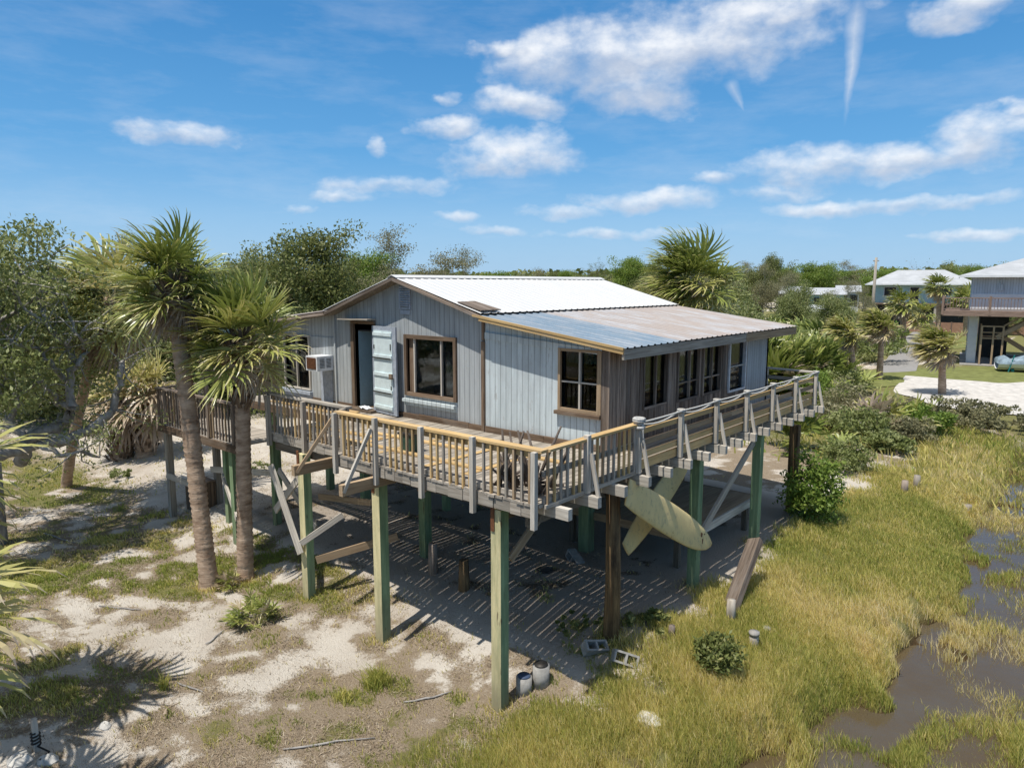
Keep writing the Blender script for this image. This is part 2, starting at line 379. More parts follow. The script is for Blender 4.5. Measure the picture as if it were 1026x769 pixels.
fb = k.n('ShaderNodeTexNoise', i_Scale=.34, i_Detail=8., i_Roughness=.56); k.l(k.mapp(cv, (.9, 1.35, 1)), fb.inputs['Vector'])
dens = k.math('ADD', k.math('MAXIMUM', msk, -1.), k.math('MULTIPLY', k.math('SUBTRACT', fb.outputs['Fac'], .5), 2.3))
cl = k.n('ShaderNodeMapRange', interpolation_type='SMOOTHSTEP', i_1=-.05, i_2=1.4); k.l(dens, cl.inputs[0])
# thin high cirrus veils and two contrails
ci = k.n('ShaderNodeTexNoise', i_Scale=.11, i_Detail=6., i_Roughness=.62); k.l(k.mapp(cv, (.8, 3.2, 1), (3, 1, 0)), ci.inputs['Vector'])
cirrus = k.rng(ci.outputs['Fac'], .46, .85, 0, .26)
trail = None
for (p, q, wd, am) in (((860, 2), (847, 122), 1.1, .75), ((733, 82), (747, 113), .7, .5)):
    a0, e0 = sph(*p); a1, e1 = sph(*q); L = math.hypot(a1 - a0, e1 - e0); ux, uy = (a1 - a0) / L, (e1 - e0) / L
    X = k.math('SUBTRACT', k.math('ADD', azd, k.math('MULTIPLY', wsep.outputs[0], .6)), a0 + .3); Y = k.math('SUBTRACT', eld, e0)
    t = k.math('DIVIDE', k.math('ADD', k.math('MULTIPLY', X, ux), k.math('MULTIPLY', Y, uy)), L)
    n_ = k.math('ABSOLUTE', k.math('SUBTRACT', k.math('MULTIPLY', X, uy), k.math('MULTIPLY', Y, ux)))
    wv = k.math('SUBTRACT', 1., k.math('DIVIDE', n_, k.math('MULTIPLY', k.math('SUBTRACT', 1.15, t), wd * .8)))
    ends = k.math('MULTIPLY', k.rng(t, -.1, .1), k.rng(t, 1.05, .6))
    v = k.math('MULTIPLY', k.math('MULTIPLY', k.math('MAXIMUM', wv, 0.), ends), k.math('MULTIPLY', k.rng(fb.outputs['Fac'], .3, .7, .5, 1), am))
    trail = v if trail is None else k.math('MAXIMUM', trail, v)
hz = k.rng(eld, 0, 7, .12, 0)
cf = k.math('MULTIPLY', k.math('MAXIMUM', k.math('MAXIMUM', cl.outputs[0], cirrus), trail), .93, True)
cf = k.math('MAXIMUM', cf, hz)
fb2 = k.n('ShaderNodeTexNoise', i_Scale=.9, i_Detail=6., i_Roughness=.6); k.l(k.mapp(cv, (.8, 1.5, 1), (5, 5, 0)), fb2.inputs['Vector'])
shade = k.math('ADD', k.rng(low, -.35, .30), k.math('MULTIPLY', k.math('SUBTRACT', fb2.outputs['Fac'], .5), 1.1), True)
ccol = k.mix(shade, (3.7, 4.2, 5.1), (6.7, 6.8, 6.95))
ccol = k.mix(k.rng(eld, 0, 10, .45, 0), ccol, (4.1, 5.1, 6.2))
col = k.mix(cf, skyc, ccol)
bg = k.n('ShaderNodeBackground', i_Strength=.15); k.l(col, bg.inputs[0]); wo = k.n('ShaderNodeOutputWorld'); k.l(bg.outputs[0], wo.inputs[0])
sc.view_settings.view_transform = 'Standard'; sc.view_settings.look = 'None'; sc.view_settings.exposure = 0
sc.cycles.max_bounces = 6; sc.cycles.transparent_max_bounces = 12; sc.cycles.use_denoising = True
sc.cycles.caustics_reflective = False; sc.cycles.caustics_refractive = False

# ------------------------------------------------------------------ ground
def axis_(a, b, step, lo, hi):
    c = list(np.arange(a, b + 1e-6, step)); s_ = step; x = c[0]
    left = []
    while x > lo: s_ *= 1.18; x -= s_; left.append(x)
    s_ = step; x = c[-1]; right = []
    while x < hi: s_ *= 1.18; x += s_; right.append(x)
    return np.array(left[::-1] + c + right)
xs = axis_(-24, 2, .11, -6000, 6000); ys = axis_(-1, 32, .13, -300, 9000)
XX, YY = np.meshgrid(xs, ys); nx, ny = len(xs), len(ys)
def masks(x, y):
    """grass, litter, mud, lawn, 0..1"""
    n1 = fbm(x * .45, y * .45, 4, 21); n2 = fbm(x * 1.1, y * 1.1, 4, 31); n3 = fbm(x * .2, y * .2, 3, 41); n4 = fbm(x * 2.6, y * 2.6, 3, 51)
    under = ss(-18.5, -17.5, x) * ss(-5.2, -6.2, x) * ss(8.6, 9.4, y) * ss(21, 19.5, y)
    marsh = ss(-6.0, -4.9, x + (n2 - .5) * 1.4 + ss(9.5, 7.2, y) * .9) * (1 - ss(34, 38, y + (n2 - .5) * 3))
    marsh = np.maximum(marsh, ss(-7.3, -6.0, x + (n2 - .5) * 1.5) * ss(8.6, 7.6, y))
    leftg = ss(-9.5, -12.5, x + (n2 - .5) * 4)
    back = ss(-15.0, -18.0, x) * ss(7.6, 9.2, y)
    grass = np.clip(leftg * (1 - back * .9) * ss(.42, .60, n1 * .35 + n2 * .4 + n4 * .25) * 1.0, 0, 1) * (1 - under)
    fr = (1 - leftg) * (1 - under) * ss(9.2, 8.4, y)
    grass = np.maximum(grass, fr * ss(.52, .66, n2 * .5 + n4 * .5) * .75)
    grass = np.maximum(grass, marsh)
    grass = np.maximum(grass, under * ss(11.0, 10.0, y) * ss(-8.6, -7.4, x) * ss(.46, .62, n2 * .6 + n4 * .4) * .9)
    far = ss(22, 30, y) * (1 - marsh)
    grass = np.maximum(grass, far * ss(.32, .5, n3 + (n2 - .5) * .3))
    lit = np.clip(ss(.34, .52, n2 * .3 + n4 * .45 + n1 * .25), 0, 1) * (1 - back * .6)
    lit = np.where(under > .5, ss(.54, .68, n4 * .5 + n2 * .5) * .75, lit)
    lit = lit * (1 - .93 * ss(-7.2, -6.4, x) * ss(11, 13, y) * ss(27, 24, y))
    mud = creek(x, y)
    sandfar = ss(40, 41.5, y + (n2 - .5) * 2)
    return grass, lit, mud, far
gm, lm, mm, fm = masks(XX.ravel(), YY.ravel())
Z = zg(XX, YY)
ii = np.arange(nx * ny).reshape(ny, nx)
F = np.stack([ii[:-1, :-1].ravel(), ii[:-1, 1:].ravel(), ii[1:, 1:].ravel(), ii[1:, :-1].ravel()], 1)
m, nt = newmat('ground'); k = N(nt); pos = k.n('ShaderNodeNewGeometry').outputs['Position']
nA = k.noise(pos, 3.2, 6, .7); nB = k.noise(pos, 20, 6, .75); nC = k.noise(pos, 60, 3, .6); nD = k.noise(pos, .6, 4, .6)
sand = k.mix(k.rng(nD, .3, .7), (.55, .48, .40), (.80, .74, .65)); sand = k.mix(k.rng(nC, .6, .75, 0, .5), sand, (.36, .29, .21))
lit = k.mix(k.rng(nB, .3, .7), (.28, .21, .145), (.58, .485, .37)); lit = k.mix(k.rng(nC, .35, .6), lit, (.29, .225, .155))
gr = k.mix(k.rng(nB, .3, .7), (.14, .15, .045), (.28, .255, .11)); gr = k.mix(k.rng(nA, .5, .7, 0, .6), gr, (.27, .21, .10))
mudc = k.mix(k.rng(nA, .3, .7), (.05, .034, .018), (.13, .085, .04))
def brk(a, lo=.35, hi=.65):
    f = k.math('ADD', k.attr(a).outputs['Fac'], k.math('ADD', k.math('MULTIPLY', k.math('SUBTRACT', nA, .5), 1.1), k.math('MULTIPLY', k.math('SUBTRACT', nB, .5), 1.8)))
    return k.rng(f, lo, hi)
under_shade = k.rng(k.attr('under').outputs['Fac'], .2, .9, 0, .78); sand = k.mix(under_shade, sand, (.37, .31, .25)); lit = k.mix(under_shade, lit, (.10, .075, .05))  # shade beneath deck and house painted into browner sand and litter colours
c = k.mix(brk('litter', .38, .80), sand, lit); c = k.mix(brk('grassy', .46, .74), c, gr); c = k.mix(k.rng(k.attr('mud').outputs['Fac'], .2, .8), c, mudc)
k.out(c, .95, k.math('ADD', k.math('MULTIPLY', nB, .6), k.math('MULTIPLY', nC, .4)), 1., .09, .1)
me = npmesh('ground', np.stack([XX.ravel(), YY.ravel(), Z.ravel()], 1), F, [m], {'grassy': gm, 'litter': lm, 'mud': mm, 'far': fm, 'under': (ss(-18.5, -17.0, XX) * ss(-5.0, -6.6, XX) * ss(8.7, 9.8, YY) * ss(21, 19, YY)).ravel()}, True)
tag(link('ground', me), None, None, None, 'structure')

# marsh creek water
m, nt = newmat('creek_water'); k = N(nt); pos = k.n('ShaderNodeNewGeometry').outputs['Position']
b = k.n('ShaderNodeBump', i_Strength=.15, i_Distance=.03); k.l(k.math('ADD', k.noise(k.mapp(pos, (3, 1.2, 1)), 2.2, 4), k.noise(pos, 9, 3)), b.inputs['Height'])
fr = k.n('ShaderNodeFresnel', i_IOR=1.33); k.l(b.outputs[0], fr.inputs['Normal'])
gl = k.n('ShaderNodeBsdfGlossy', i_Roughness=.05); k.l(b.outputs[0], gl.inputs['Normal'])
tr = k.n('ShaderNodeBsdfTransparent'); tr.inputs[0].default_value = (.62, .50, .36, 1)
df = k.n('ShaderNodeBsdfDiffuse'); k.l(k.mix(k.rng(k.noise(pos, .5, 4), .35, .7), (.14, .10, .05), (.15, .13, .10)), df.inputs[0])
mx0 = k.n('ShaderNodeMixShader', i_0=.6); k.l(tr.outputs[0], mx0.inputs[1]); k.l(df.outputs[0], mx0.inputs[2])
mx = k.n('ShaderNodeMixShader'); k.l(k.math('MULTIPLY', fr.outputs[0], 1.6), mx.inputs[0]); k.l(mx0.outputs[0], mx.inputs[1]); k.l(gl.outputs[0], mx.inputs[2])
o_ = k.n('ShaderNodeOutputMaterial'); k.l(mx.outputs[0], o_.inputs[0])
me = npmesh('creek_water', [(-7, -60, WATER), (80, -60, WATER), (80, 43, WATER), (-7, 43, WATER)], [(0, 1, 2, 3)], [m])
tag(link('creek_water', me), None, None, None, 'structure')

# ------------------------------------------------------------------ roads and lawn beyond, as sheets on the flat land
def sheet(name, pts, z, mat):
    pts = [(p[0], p[1]) for p in pts]; c_ = (sum(p[0] for p in pts) / len(pts), sum(p[1] for p in pts) / len(pts))
    ring = []
    for i in range(len(pts)):
        a, b = np.array(pts[i]), np.array(pts[(i + 1) % len(pts)]); n = max(2, int(np.linalg.norm(b - a) / .8))
        for j in range(n):
            p = a + (b - a) * j / n; q = p + (fbm(p[0:1] * .6, p[1:2] * .6, 3, 77)[0] - .5) * .9 * np.array((p - np.array(c_)) / (np.linalg.norm(p - np.array(c_)) + .1)); ring.append(q)
    V = [(q[0], q[1], z) for q in ring]
    mb = MB(); mb.add(V, [tuple(range(len(V)))]); o = mb.build(name, mat); tag(o, None, None, None, 'structure'); return o
M['shell'] = simple('white_shell_drive', (.60, .57, .53), .95, 2.5, .3, 0, .1, .5)
M['asphalt'] = simple('pale_road', (.30, .29, .28), .95, 3, .2, 0, .1)
M['lawn'] = simple('mown_lawn', (.20, .215, .075), .95, 1.6, .4, 0, .1)
def gp(*L): return [g(*p)[:2] for p in L]
zf_ = -.1
sheet('lawn', gp((835, 372), (1026, 366), (1120, 368), (1100, 392), (930, 384), (840, 392)), zf_ + .03, M['lawn'])
sheet('lawn', gp((930, 328), (1010, 326), (1010, 345), (925, 352)), zf_ + .03, M['lawn'])
sheet('driveway', gp((900, 386), (908, 377), (1000, 384), (1110, 380), (1120, 425), (1015, 416), (975, 414), (930, 404), (895, 394)), zf_ + .034, M['shell'])
sheet('road', gp((880, 374), (898, 345), (925, 325), (937, 327), (925, 348), (918, 372)), zf_ + .038, M['asphalt'])
# ------------------------------------------------------------------ the stilt house
ZF = 2.87; YF = 11.0; XR = -7.05; XL = -17.88; YB = 18.7
house = thing('stilt_house', 'blue-grey wooden stilt house with white metal roof and lean-to, door standing open', 'house', (-12.6, 15, ZF))
def zroof(x):      # underside line of the roof at a given X
    P = [(-18.6, 4.93), (-15.4, 5.26), (-12.75, 6.08), (-10.1, 5.26), (-6.5, 4.80)]
    return float(np.interp(x, [p[0] for p in P], [p[1] for p in P]))
def wall_strips(mb, x0, x1, openings, z0, y0, y1, top=zroof):
    cuts = sorted({x0, x1, *[c for o in openings for c in o[:2] if x0 < c < x1], *[c for c in (-15.4, -12.75, -10.1) if x0 < c < x1]})
    for a, b in zip(cuts[:-1], cuts[1:]):
        mid = (a + b) / 2; zs = [(z0, None)]
        ops = sorted([(o[2], o[3]) for o in openings if o[0] <= mid <= o[1]])
        lo = z0
        for (p, q) in ops:
            if p > lo: mb.prism([(a, lo), (b, lo), (b, p), (a, p)], y0, y1)
            lo = q
        mb.prism([(a, lo), (b, lo), (b, top(b)), (a, top(a))], y0, y1)
WIN1 = (-12.62, -11.08, 3.50, 4.75); WIN2 = (-8.15, -7.30, 3.63, 4.73); WINL = (-17.78, -16.62, 3.18, 4.58); DOOR = (-14.60, -13.84, 2.92, 5.02)
mb = MB(); wall_strips(mb, XL, -10.24, [WIN1, WINL, DOOR], ZF, YF, YF + .1); f1 = mb.build('front_wall', M['siding'], house)
mb = MB(); wall_strips(mb, -10.17, -7.10, [WIN2], ZF, YF + .01, YF + .1); mb.build('front_wall', M['siding_light'], house)
mb = MB(); mb.box(XL, XL + .1, YF + .1, YB, ZF, 4.97); mb.build('side_wall', M['siding'], house)
mb = MB(); wall_strips(mb, XL, XR, [], ZF, YB - .1, YB); mb.build('rear_wall', M['siding'], house)
# right wall: weathered vertical boards with window gaps
RW = [(12.24, 13.15, 3.58, 4.66), (13.66, 14.62, 3.55, 4.66), (14.86, 15.72, 3.55, 4.66), (16.25, 17.15, 3.46, 4.64)]
mb = MB(); y = YF + .0
while y < 17.3:
    wd = random.uniform(.13, .2); y2 = min(y + wd, 17.3); ym = (y + y2) / 2
    op = [o for o in RW if o[0] - .03 < ym < o[1] + .03]; out_ = random.uniform(0, .012)
    if op:
        mb.box(XR - .06, XR + out_, y + .004, y2 - .004, ZF, op[0][2], axis=2); mb.box(XR - .06, XR + out_, y + .004, y2 - .004, op[0][3], 4.86, axis=2)
    else: mb.box(XR - .06, XR + out_, y + .004, y2 - .004, ZF + random.uniform(-.02, .02), 4.86, axis=2)
    y = y2
tag(mb.build('board_wall', M['dark_boards'], house), 'wall of dark weathered vertical boards')
mb = MB(); mb.box(XR - .05, XR + .0, 17.3, YB, ZF, 4.86); mb.build('board_wall', M['siding'], house)
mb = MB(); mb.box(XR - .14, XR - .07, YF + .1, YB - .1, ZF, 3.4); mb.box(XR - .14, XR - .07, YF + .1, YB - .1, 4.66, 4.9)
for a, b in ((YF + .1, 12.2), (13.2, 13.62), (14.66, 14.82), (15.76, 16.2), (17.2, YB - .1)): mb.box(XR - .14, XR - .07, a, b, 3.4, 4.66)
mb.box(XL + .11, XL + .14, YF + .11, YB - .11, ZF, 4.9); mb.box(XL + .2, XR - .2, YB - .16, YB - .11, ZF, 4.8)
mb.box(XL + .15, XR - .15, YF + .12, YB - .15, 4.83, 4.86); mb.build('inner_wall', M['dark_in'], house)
mb = MB(); mb.box(XL, XR - .07, YF + .1, YB - .1, ZF - .30, ZF + .0); mb.build('floor', M['floor_in'], house)
mb = MB(); mb.box(-14.2, -13.2, 13.3, 13.36, ZF, 4.83); mb.box(-16.2, -14.9, 12.6, 12.66, ZF, 4.83); mb.box(-14.66, -14.6, 11.1, 12.4, ZF, 4.83); mb.box(-13.84, -13.78, 11.12, 12.6, ZF, 4.83); mb.box(-14.6, -13.84, 12.5, 12.55, ZF, 4.83); mb.build('inner_partition', M['inner_wall'], house)
# corner posts and trim
mb = MB(); mb.box(-10.24, -10.165, YF - .045, YF + .1, ZF - .04, 4.80, axis=2); mb.box(-10.235, -10.17, YF - .03, YF + .1, 4.82, zroof(-10.2) - .02, axis=2); mb.build('wall_batten', M['brown_wood'], house)
mb = MB(); mb.box(-7.20, XR + .0, YF - .05, YF + .0, ZF - .05, 4.83, axis=2); mb.box(XR - .0, XR + .03, YF - .05, YF + .14, ZF - .04, 4.83, axis=2); mb.build('corner_board', M['dark_boards'], house)
mb = MB(); mb.prism([(-10.15, 4.86), (-7.12, 4.70), (-7.12, 4.80), (-10.15, 5.0)], YF - .03, YF + .005); mb.build('trim_board', M['siding_light'], house)
mb = MB()
for a, b, c in ((XL, -14.75, .10), (-13.8, -10.25, .12), (-10.15, -7.22, .13)):
    x = a
    while x < b:
        e = min(b, x + random.uniform(1.0, 2.2)); mb.box(x, e - .006, YF - .035, YF - .003, ZF - .02, ZF + c + random.uniform(-.01, .02)); x = e
mb.build('skirt_board', M['brown_wood'], house)
# panels on the left section
mb = MB(); mb.box(-16.52, -15.46, YF - .02, YF + .0, 2.9, 4.62); mb.build('wall_panel', M['siding'], house)
mb = MB(); mb.box(-16.1, -15.58, YF - .036, YF - .022, 2.9, 3.74); mb.build('wall_panel', M['trim_paint'], house)
mb = MB(); mb.box(-15.44, -15.38, YF - .05, YF - .003, 2.9, 5.2); mb.build('wall_batten', M['siding'], house)

# window builder: frame + panes + mullions
def window(axis, o, fm, fw_=.07, mulls=(), bars=(), proud=.05, depth=.02, label=None, sill=None, curtain=None):
    a0, a1, z0, z1 = o; mb = MB()
    def bx(m_, a, b, c, d, e, f):    # a..b along wall, c..d out of the wall (positive = outward), e..f height
        if axis == 'y': m_.box(a, b, YF - d, YF - c, e, f)
        else: m_.box(XR + c, XR + d, a, b, e, f)
    bx(mb, a0 - fw_, a0, -.08, proud, z0 - fw_, z1 + fw_); bx(mb, a1, a1 + fw_, -.08, proud, z0 - fw_, z1 + fw_)
    bx(mb, a0, a1, -.08, proud - .004, z1, z1 + fw_); bx(mb, a0, a1, -.08, proud - .004, z0 - fw_, z0)
    f = mb.build('window', fm, house)
    if label: f['label'] = label
    mb = MB(); bx(mb, a0, a1, -.06, -.05, z0, z1); mb.build('pane', M['glass'], f)
    if mulls or bars:
        mb = MB()
        for mm_ in mulls: bx(mb, mm_ - .02, mm_ + .02, -.045, .01, z0, z1)
        for bb in bars: bx(mb, a0, a1, -.045, -.002, bb - .014, bb + .014)
        mb.build('mullion', M['pale_wood' if axis == 'y' or z0 < 3.5 else 'dark_boards'], f)
    if curtain:
        for (c0, c1, d0, d1, mat) in curtain:
            mb = MB(); n = 14
            pts = [(c0 + (c1 - c0) * i / n, -.13 - .02 * math.sin(i * 2.4)) for i in range(n + 1)]
            V = []
            for zz in (d0, d1):
                for p, q in pts: V.append((p, YF - q, zz) if axis == 'y' else (XR + q, p, zz))
            mb.add(V, [(i, i + 1, n + 2 + i, n + 1 + i) for i in range(n)]); mb.build('curtain', M[mat], f)
    return f
f = window('y', WIN1, M['brown_wood'], .09, (-11.50,), (), label='wide sliding window with brown wooden frame and pale sill', curtain=[(-12.3, -11.12, 4.5, 4.75, 'curtain'), (-11.47, -11.1, 3.5, 4.5, 'blind')])
mb = MB(); mb.box(-12.62, -12.40, YF + .045, YF + .058, 3.50, 4.75, axis=2); mb.build('shutter_board', M['brown_wood'], f)
mb = MB(); mb.box(-12.42, -12.385, YF - .0, YF + .05, 3.5, 4.75, axis=2); mb.build('mullion', M['pale_wood'], f)
mb = MB(); mb.box(-12.72, -11.0, YF - .12, YF - .003, 3.27, 3.34); mb.box(-12.72, -11.0, YF - .05, YF - .004, 3.18, 3.268); mb.build('sill', M['siding_light'], f)
f = window('y', WIN2, M['tan_wood'], .055, (-7.72,), (4.14,), label='four-light window with tan wooden frame beside house corner', curtain=[(-8.13, -7.32, 4.5, 4.73, 'curtain')])
mb = MB(); mb.box(-8.26, -7.2, YF - .10, YF - .003, 3.50, 3.57); mb.build('sill', M['brown_wood'], f)
mb = MB(); mb.box(-7.24, -7.203, YF - .055, YF - .0, 3.58, 4.78, axis=2); mb.build('frame_board', M['tan_wood'], f)
f = window('y', WINL, M['pale_wood'], .05, (-17.25,), (), label='white-framed window behind the palm crown')
mb = MB(); mb.box(-18.02, -16.5, YF - .12, YF - .003, 3.02, 3.10); mb.box(-18.02, -16.5, YF - .06, YF - .004, 2.92, 3.018); mb.build('sill', M['trim_paint'], f)
window('x', RW[0], M['dark_boards'], .05, (12.72,), (), .03, curtain=[(12.26, 12.7, 3.6, 4.64, 'blind')])
window('x', RW[1], M['dark_boards'], .05, (14.2,), (3.9,), .03, curtain=[(13.68, 14.6, 3.6, 4.64, 'blind')])
window('x', RW[2], M['dark_boards'], .05, (15.3,), (3.9,), .03, curtain=[(14.88, 15.7, 3.7, 4.64, 'blind')])
window('x', RW[3], M['white_paint'], .055, (), (4.02,), .035, label='white double-hung window in board wall', curtain=[(16.27, 17.13, 3.46, 4.62, 'blind')])
# gable vent
mb = MB(); mb.box(-12.87, -12.47, YF - .03, YF - .003, 5.42, 5.46); mb.box(-12.87, -12.47, YF - .03, YF - .003, 5.90, 5.94); mb.box(-12.87, -12.83, YF - .03, YF - .003, 5.46, 5.90); mb.box(-12.51, -12.47, YF - .03, YF - .003, 5.46, 5.90)
for i in range(8): mb.beam((-12.83, YF - .016, 5.50 + i * .053), (-12.51, YF - .016, 5.50 + i * .053), .03, .035, 0, (0, .7, .7))
mb.box(-12.84, -12.5, YF - .025, YF - .003, 5.30, 5.40)
mb.build('gable_vent', M['trim_paint'], house)
# doorway: frame, header shelf, threshold
mb = MB(); mb.box(-14.72, -14.60, YF - .06, YF + .1, ZF, 5.02, axis=2); mb.box(-13.84, -13.78, YF - .02, YF + .1, ZF, 5.02, axis=2); mb.box(-14.72, -13.78, YF - .05, YF + .1, 5.022, 5.09, axis=0)
dfm = mb.build('door_frame', M['brown_wood'], house)
mb = MB(); mb.beam((-14.95, YF - .14, 5.13), (-13.75, YF - .14, 5.15), .28, .03, 0); mb.build('door_hood', M['grey_wood'], house)
mb = MB(); mb.box(-14.75, -13.7, YF - .28, YF - .003, ZF + .004, ZF + .06); mb.build('threshold', M['brown_wood'], house)
# door leaf, folded back against the wall, hinged at its left edge as seen
hx, hy = -13.80, YF - .06; ang = R(-6)
lf = bpy.data.objects.new('door', None)
def dl(u, v, z): return (hx + u * math.cos(ang) + v * math.sin(ang) * 1, hy + u * math.sin(ang) - v * math.cos(ang), z)
def dbox(m_, u0, u1, v0, v1, z0, z1): 
    V = [dl(u, v, z) for z in (z0, z1) for (u, v) in ((u0, v0), (u1, v0), (u1, v1), (u0, v1))]
    m_.add(V, MB.BF, 0)
mb = MB(); dbox(mb, 0, 1.0, 0, .04, 2.90, 5.0); door = mb.build('door', M['trim_paint'], house); door['label'] = 'pale blue plank door folded open against the wall'
mb = MB(); dbox(mb, .08, .86, .041, .052, 2.98, 4.90); mb.build('door_panel', M['door_paint'], door)
mb = MB()
for zz in (3.03, 3.42, 3.82, 4.25, 4.78): mb = MB(); dbox(mb, .08, .86, .053, .078, zz, zz + .075); mb.build('door_ledge', M['door_paint'], door)
mb = MB()
for zz in (3.44, 4.27): dbox(mb, .05, .84, .08, .086, zz - .035, zz - .008)
dbox(mb, .80, .82, .054, .07, 3.50, 3.60); dbox(mb, .80, .82, .054, .07, 4.45, 4.6); dbox(mb, .1, .12, .054, .07, 4.45, 4.55); mb.build('hinge', M['metal_dark'], door)
mb = MB(); dbox(mb, .80, .92, .08, .12, 3.78, 3.90); mb.build('handle', M['brown_wood'], door)

# ---------------- roof
Y0, Y1 = 10.68, 19.25
def ribbed(name, P, q, mat, ya, yb, pitch=.24, hgt=.022, th=.02):     # sheet metal from P=(x,z) to q=(x,z), ribs run down the slope
    mb = MB(); P = np.array(P); q = np.array(q); ys_ = []; y = ya
    prof = [(0, 0), (.03, 1), (.07, 1), (.10, 0)]
    while y < yb - .02:
        for d, h in prof:
            if y + d <= yb: ys_.append((y + d, h * hgt))
        ys_ += [(y + pitch * .55, .0)] if y + pitch * .55 < yb else []
        y += pitch
    ys_.append((yb, 0)); n = len(ys_); K = 5; V = []
    for i in range(K):
        t = i / (K - 1); b = P + (q - P) * t
        for (yy, h) in ys_: V.append((b[0], yy, b[1] + h + random.uniform(-.002, .002)))
    F = [(i * n + j, i * n + j + 1, (i + 1) * n + j + 1, (i + 1) * n + j) for i in range(K - 1) for j in range(n - 1)]
    mb.add(V, F)
    o = mb.build(name, mat, house); return o
def slab(name, P, q, ya, yb, th, mat): mb = MB(); mb.prism([P, q, (q[0], q[1] - th), (P[0], P[1] - th)], ya, yb); return mb.build(name, mat, house)
RID = (-12.75, 6.165)
tag(ribbed('roof', RID, (-9.98, 5.40), M['roof_white'], Y0, Y1, .24, .012), 'white ribbed metal roof slope facing the lean-to')
ribbed('roof', RID, (-15.5, 5.325), M['roof_white'], Y0, Y1)
ribbed('roof', (-15.3, 5.33), (-18.08, 5.04), M['roof_rust'], Y0, Y1)
tag(ribbed('roof', (-10.12, 5.362), (-6.52, 4.885), M['roof_blue'], Y0, 12.75), 'blue-grey metal sheets on lean-to roof near corner')
tag(ribbed('roof', (-10.12, 5.37), (-6.53, 4.893), M['roof_rust'], 12.65, Y1 + .05, .24, .016), 'rust-streaked grey metal sheets on lean-to roof')
for P, q in ((RID, (-10.0, 5.375)), (RID, (-15.42, 5.30)), ((-15.42, 5.30), (-18.04, 5.022)), ((-10.05, 5.345), (-6.58, 4.87))):
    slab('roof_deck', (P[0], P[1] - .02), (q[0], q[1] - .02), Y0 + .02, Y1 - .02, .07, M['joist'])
mb = MB(); mb.prism([(RID[0] - .17, RID[1] - .02), (RID[0], RID[1] + .045), (RID[0] + .17, RID[1] - .02), (RID[0], RID[1] + .03)], Y0 - .02, Y1); mb.build('ridge_cap', M['roof_white'], house)
mb = MB()
for P, q in ((RID, (-10.02, 5.385)), (RID, (-15.42, 5.31)), ((-15.40, 5.31), (-18.04, 5.03))):
    mb.beam((P[0], Y0 - .0, P[1] - .055), (q[0], Y0 - .0, q[1] - .055), .045, .07, 0)
mb.build('rake_board', M['dark_boards'], house)
mb = MB(); mb.beam((-10.02, Y0, 5.305), (-6.56, Y0, 4.835), .045, .11, 0); mb.beam((-10.2, Y0 - .026, 5.36), (-6.56, Y0 - .026, 4.875), .02, .045, 0); tag(mb.build('rake_board', M['yellow_wood'], house), 'yellow pine board along lean-to edge')
mb = MB(); mb.box(-6.6, -6.555, Y0 + .0, 16.0, 4.68, 4.865, axis=1); mb.build('fascia', M['grey_wood'], house)
mb = MB(); mb.box(-6.6, -6.55, 16.0, Y1 + .05, 4.685, 4.868, axis=1); mb.build('fascia', M['tan_wood'], house)
mb = MB()
for i in range(16): mb.beam((XR - .02, YF + .25 + i * .52, 4.86), (-6.6, YF + .25 + i * .52, 4.79), .05, .1, 0)
mb.build('rafter_end', M['dark_boards'], house)
# grey wood sheet lying on the white roof near its lower corner
mb = MB()
P = np.array((-10.62, 5.605)); q = np.array((-10.0, 5.44))
for i in range(3):
    a = Y0 + .03 + i * .21; mb.beam((P[0] - random.uniform(0, .15), a + .1, P[1] + .02), (q[0], a + .1, q[1] + .02), .2, .02, 0)
tag(mb.build('plank_sheet', M['dark_boards'], house), 'grey planks lying on lower corner of white roof')


# window air conditioner
ac = thing('air_conditioner', 'white window air conditioner sticking out of the left front wall', 'air conditioner', (-15.77, YF - .25, 3.78))
x0, x1, y0, y1, z0, z1 = -16.02, -15.52, YF - .52, YF - .026, 3.78, 4.16
mb = MB(); mb.box(x0, x1, y0, y1, z0, z1); mb.build('case', M['white_paint'], ac)
mb = MB(); mb.box(x0 + .05, x1 - .05, y0 - .012, y0 - .001, z0 + .05, z1 - .05)
for i in range(9): mb.box(x0 + .06, x1 - .06, y0 - .022, y0 - .013, z0 + .065 + i * .033, z0 + .08 + i * .033)
mb.build('grille', M['rust_metal'], ac)
mb = MB()
for j in range(2):
    for i in range(7): mb.box(x1 + .001, x1 + .008, y0 + .08 + j * .2, y0 + .22 + j * .2, z0 + .08 + i * .036, z0 + .095 + i * .036)
mb.build('side_vent', M['metal_dark'], ac)
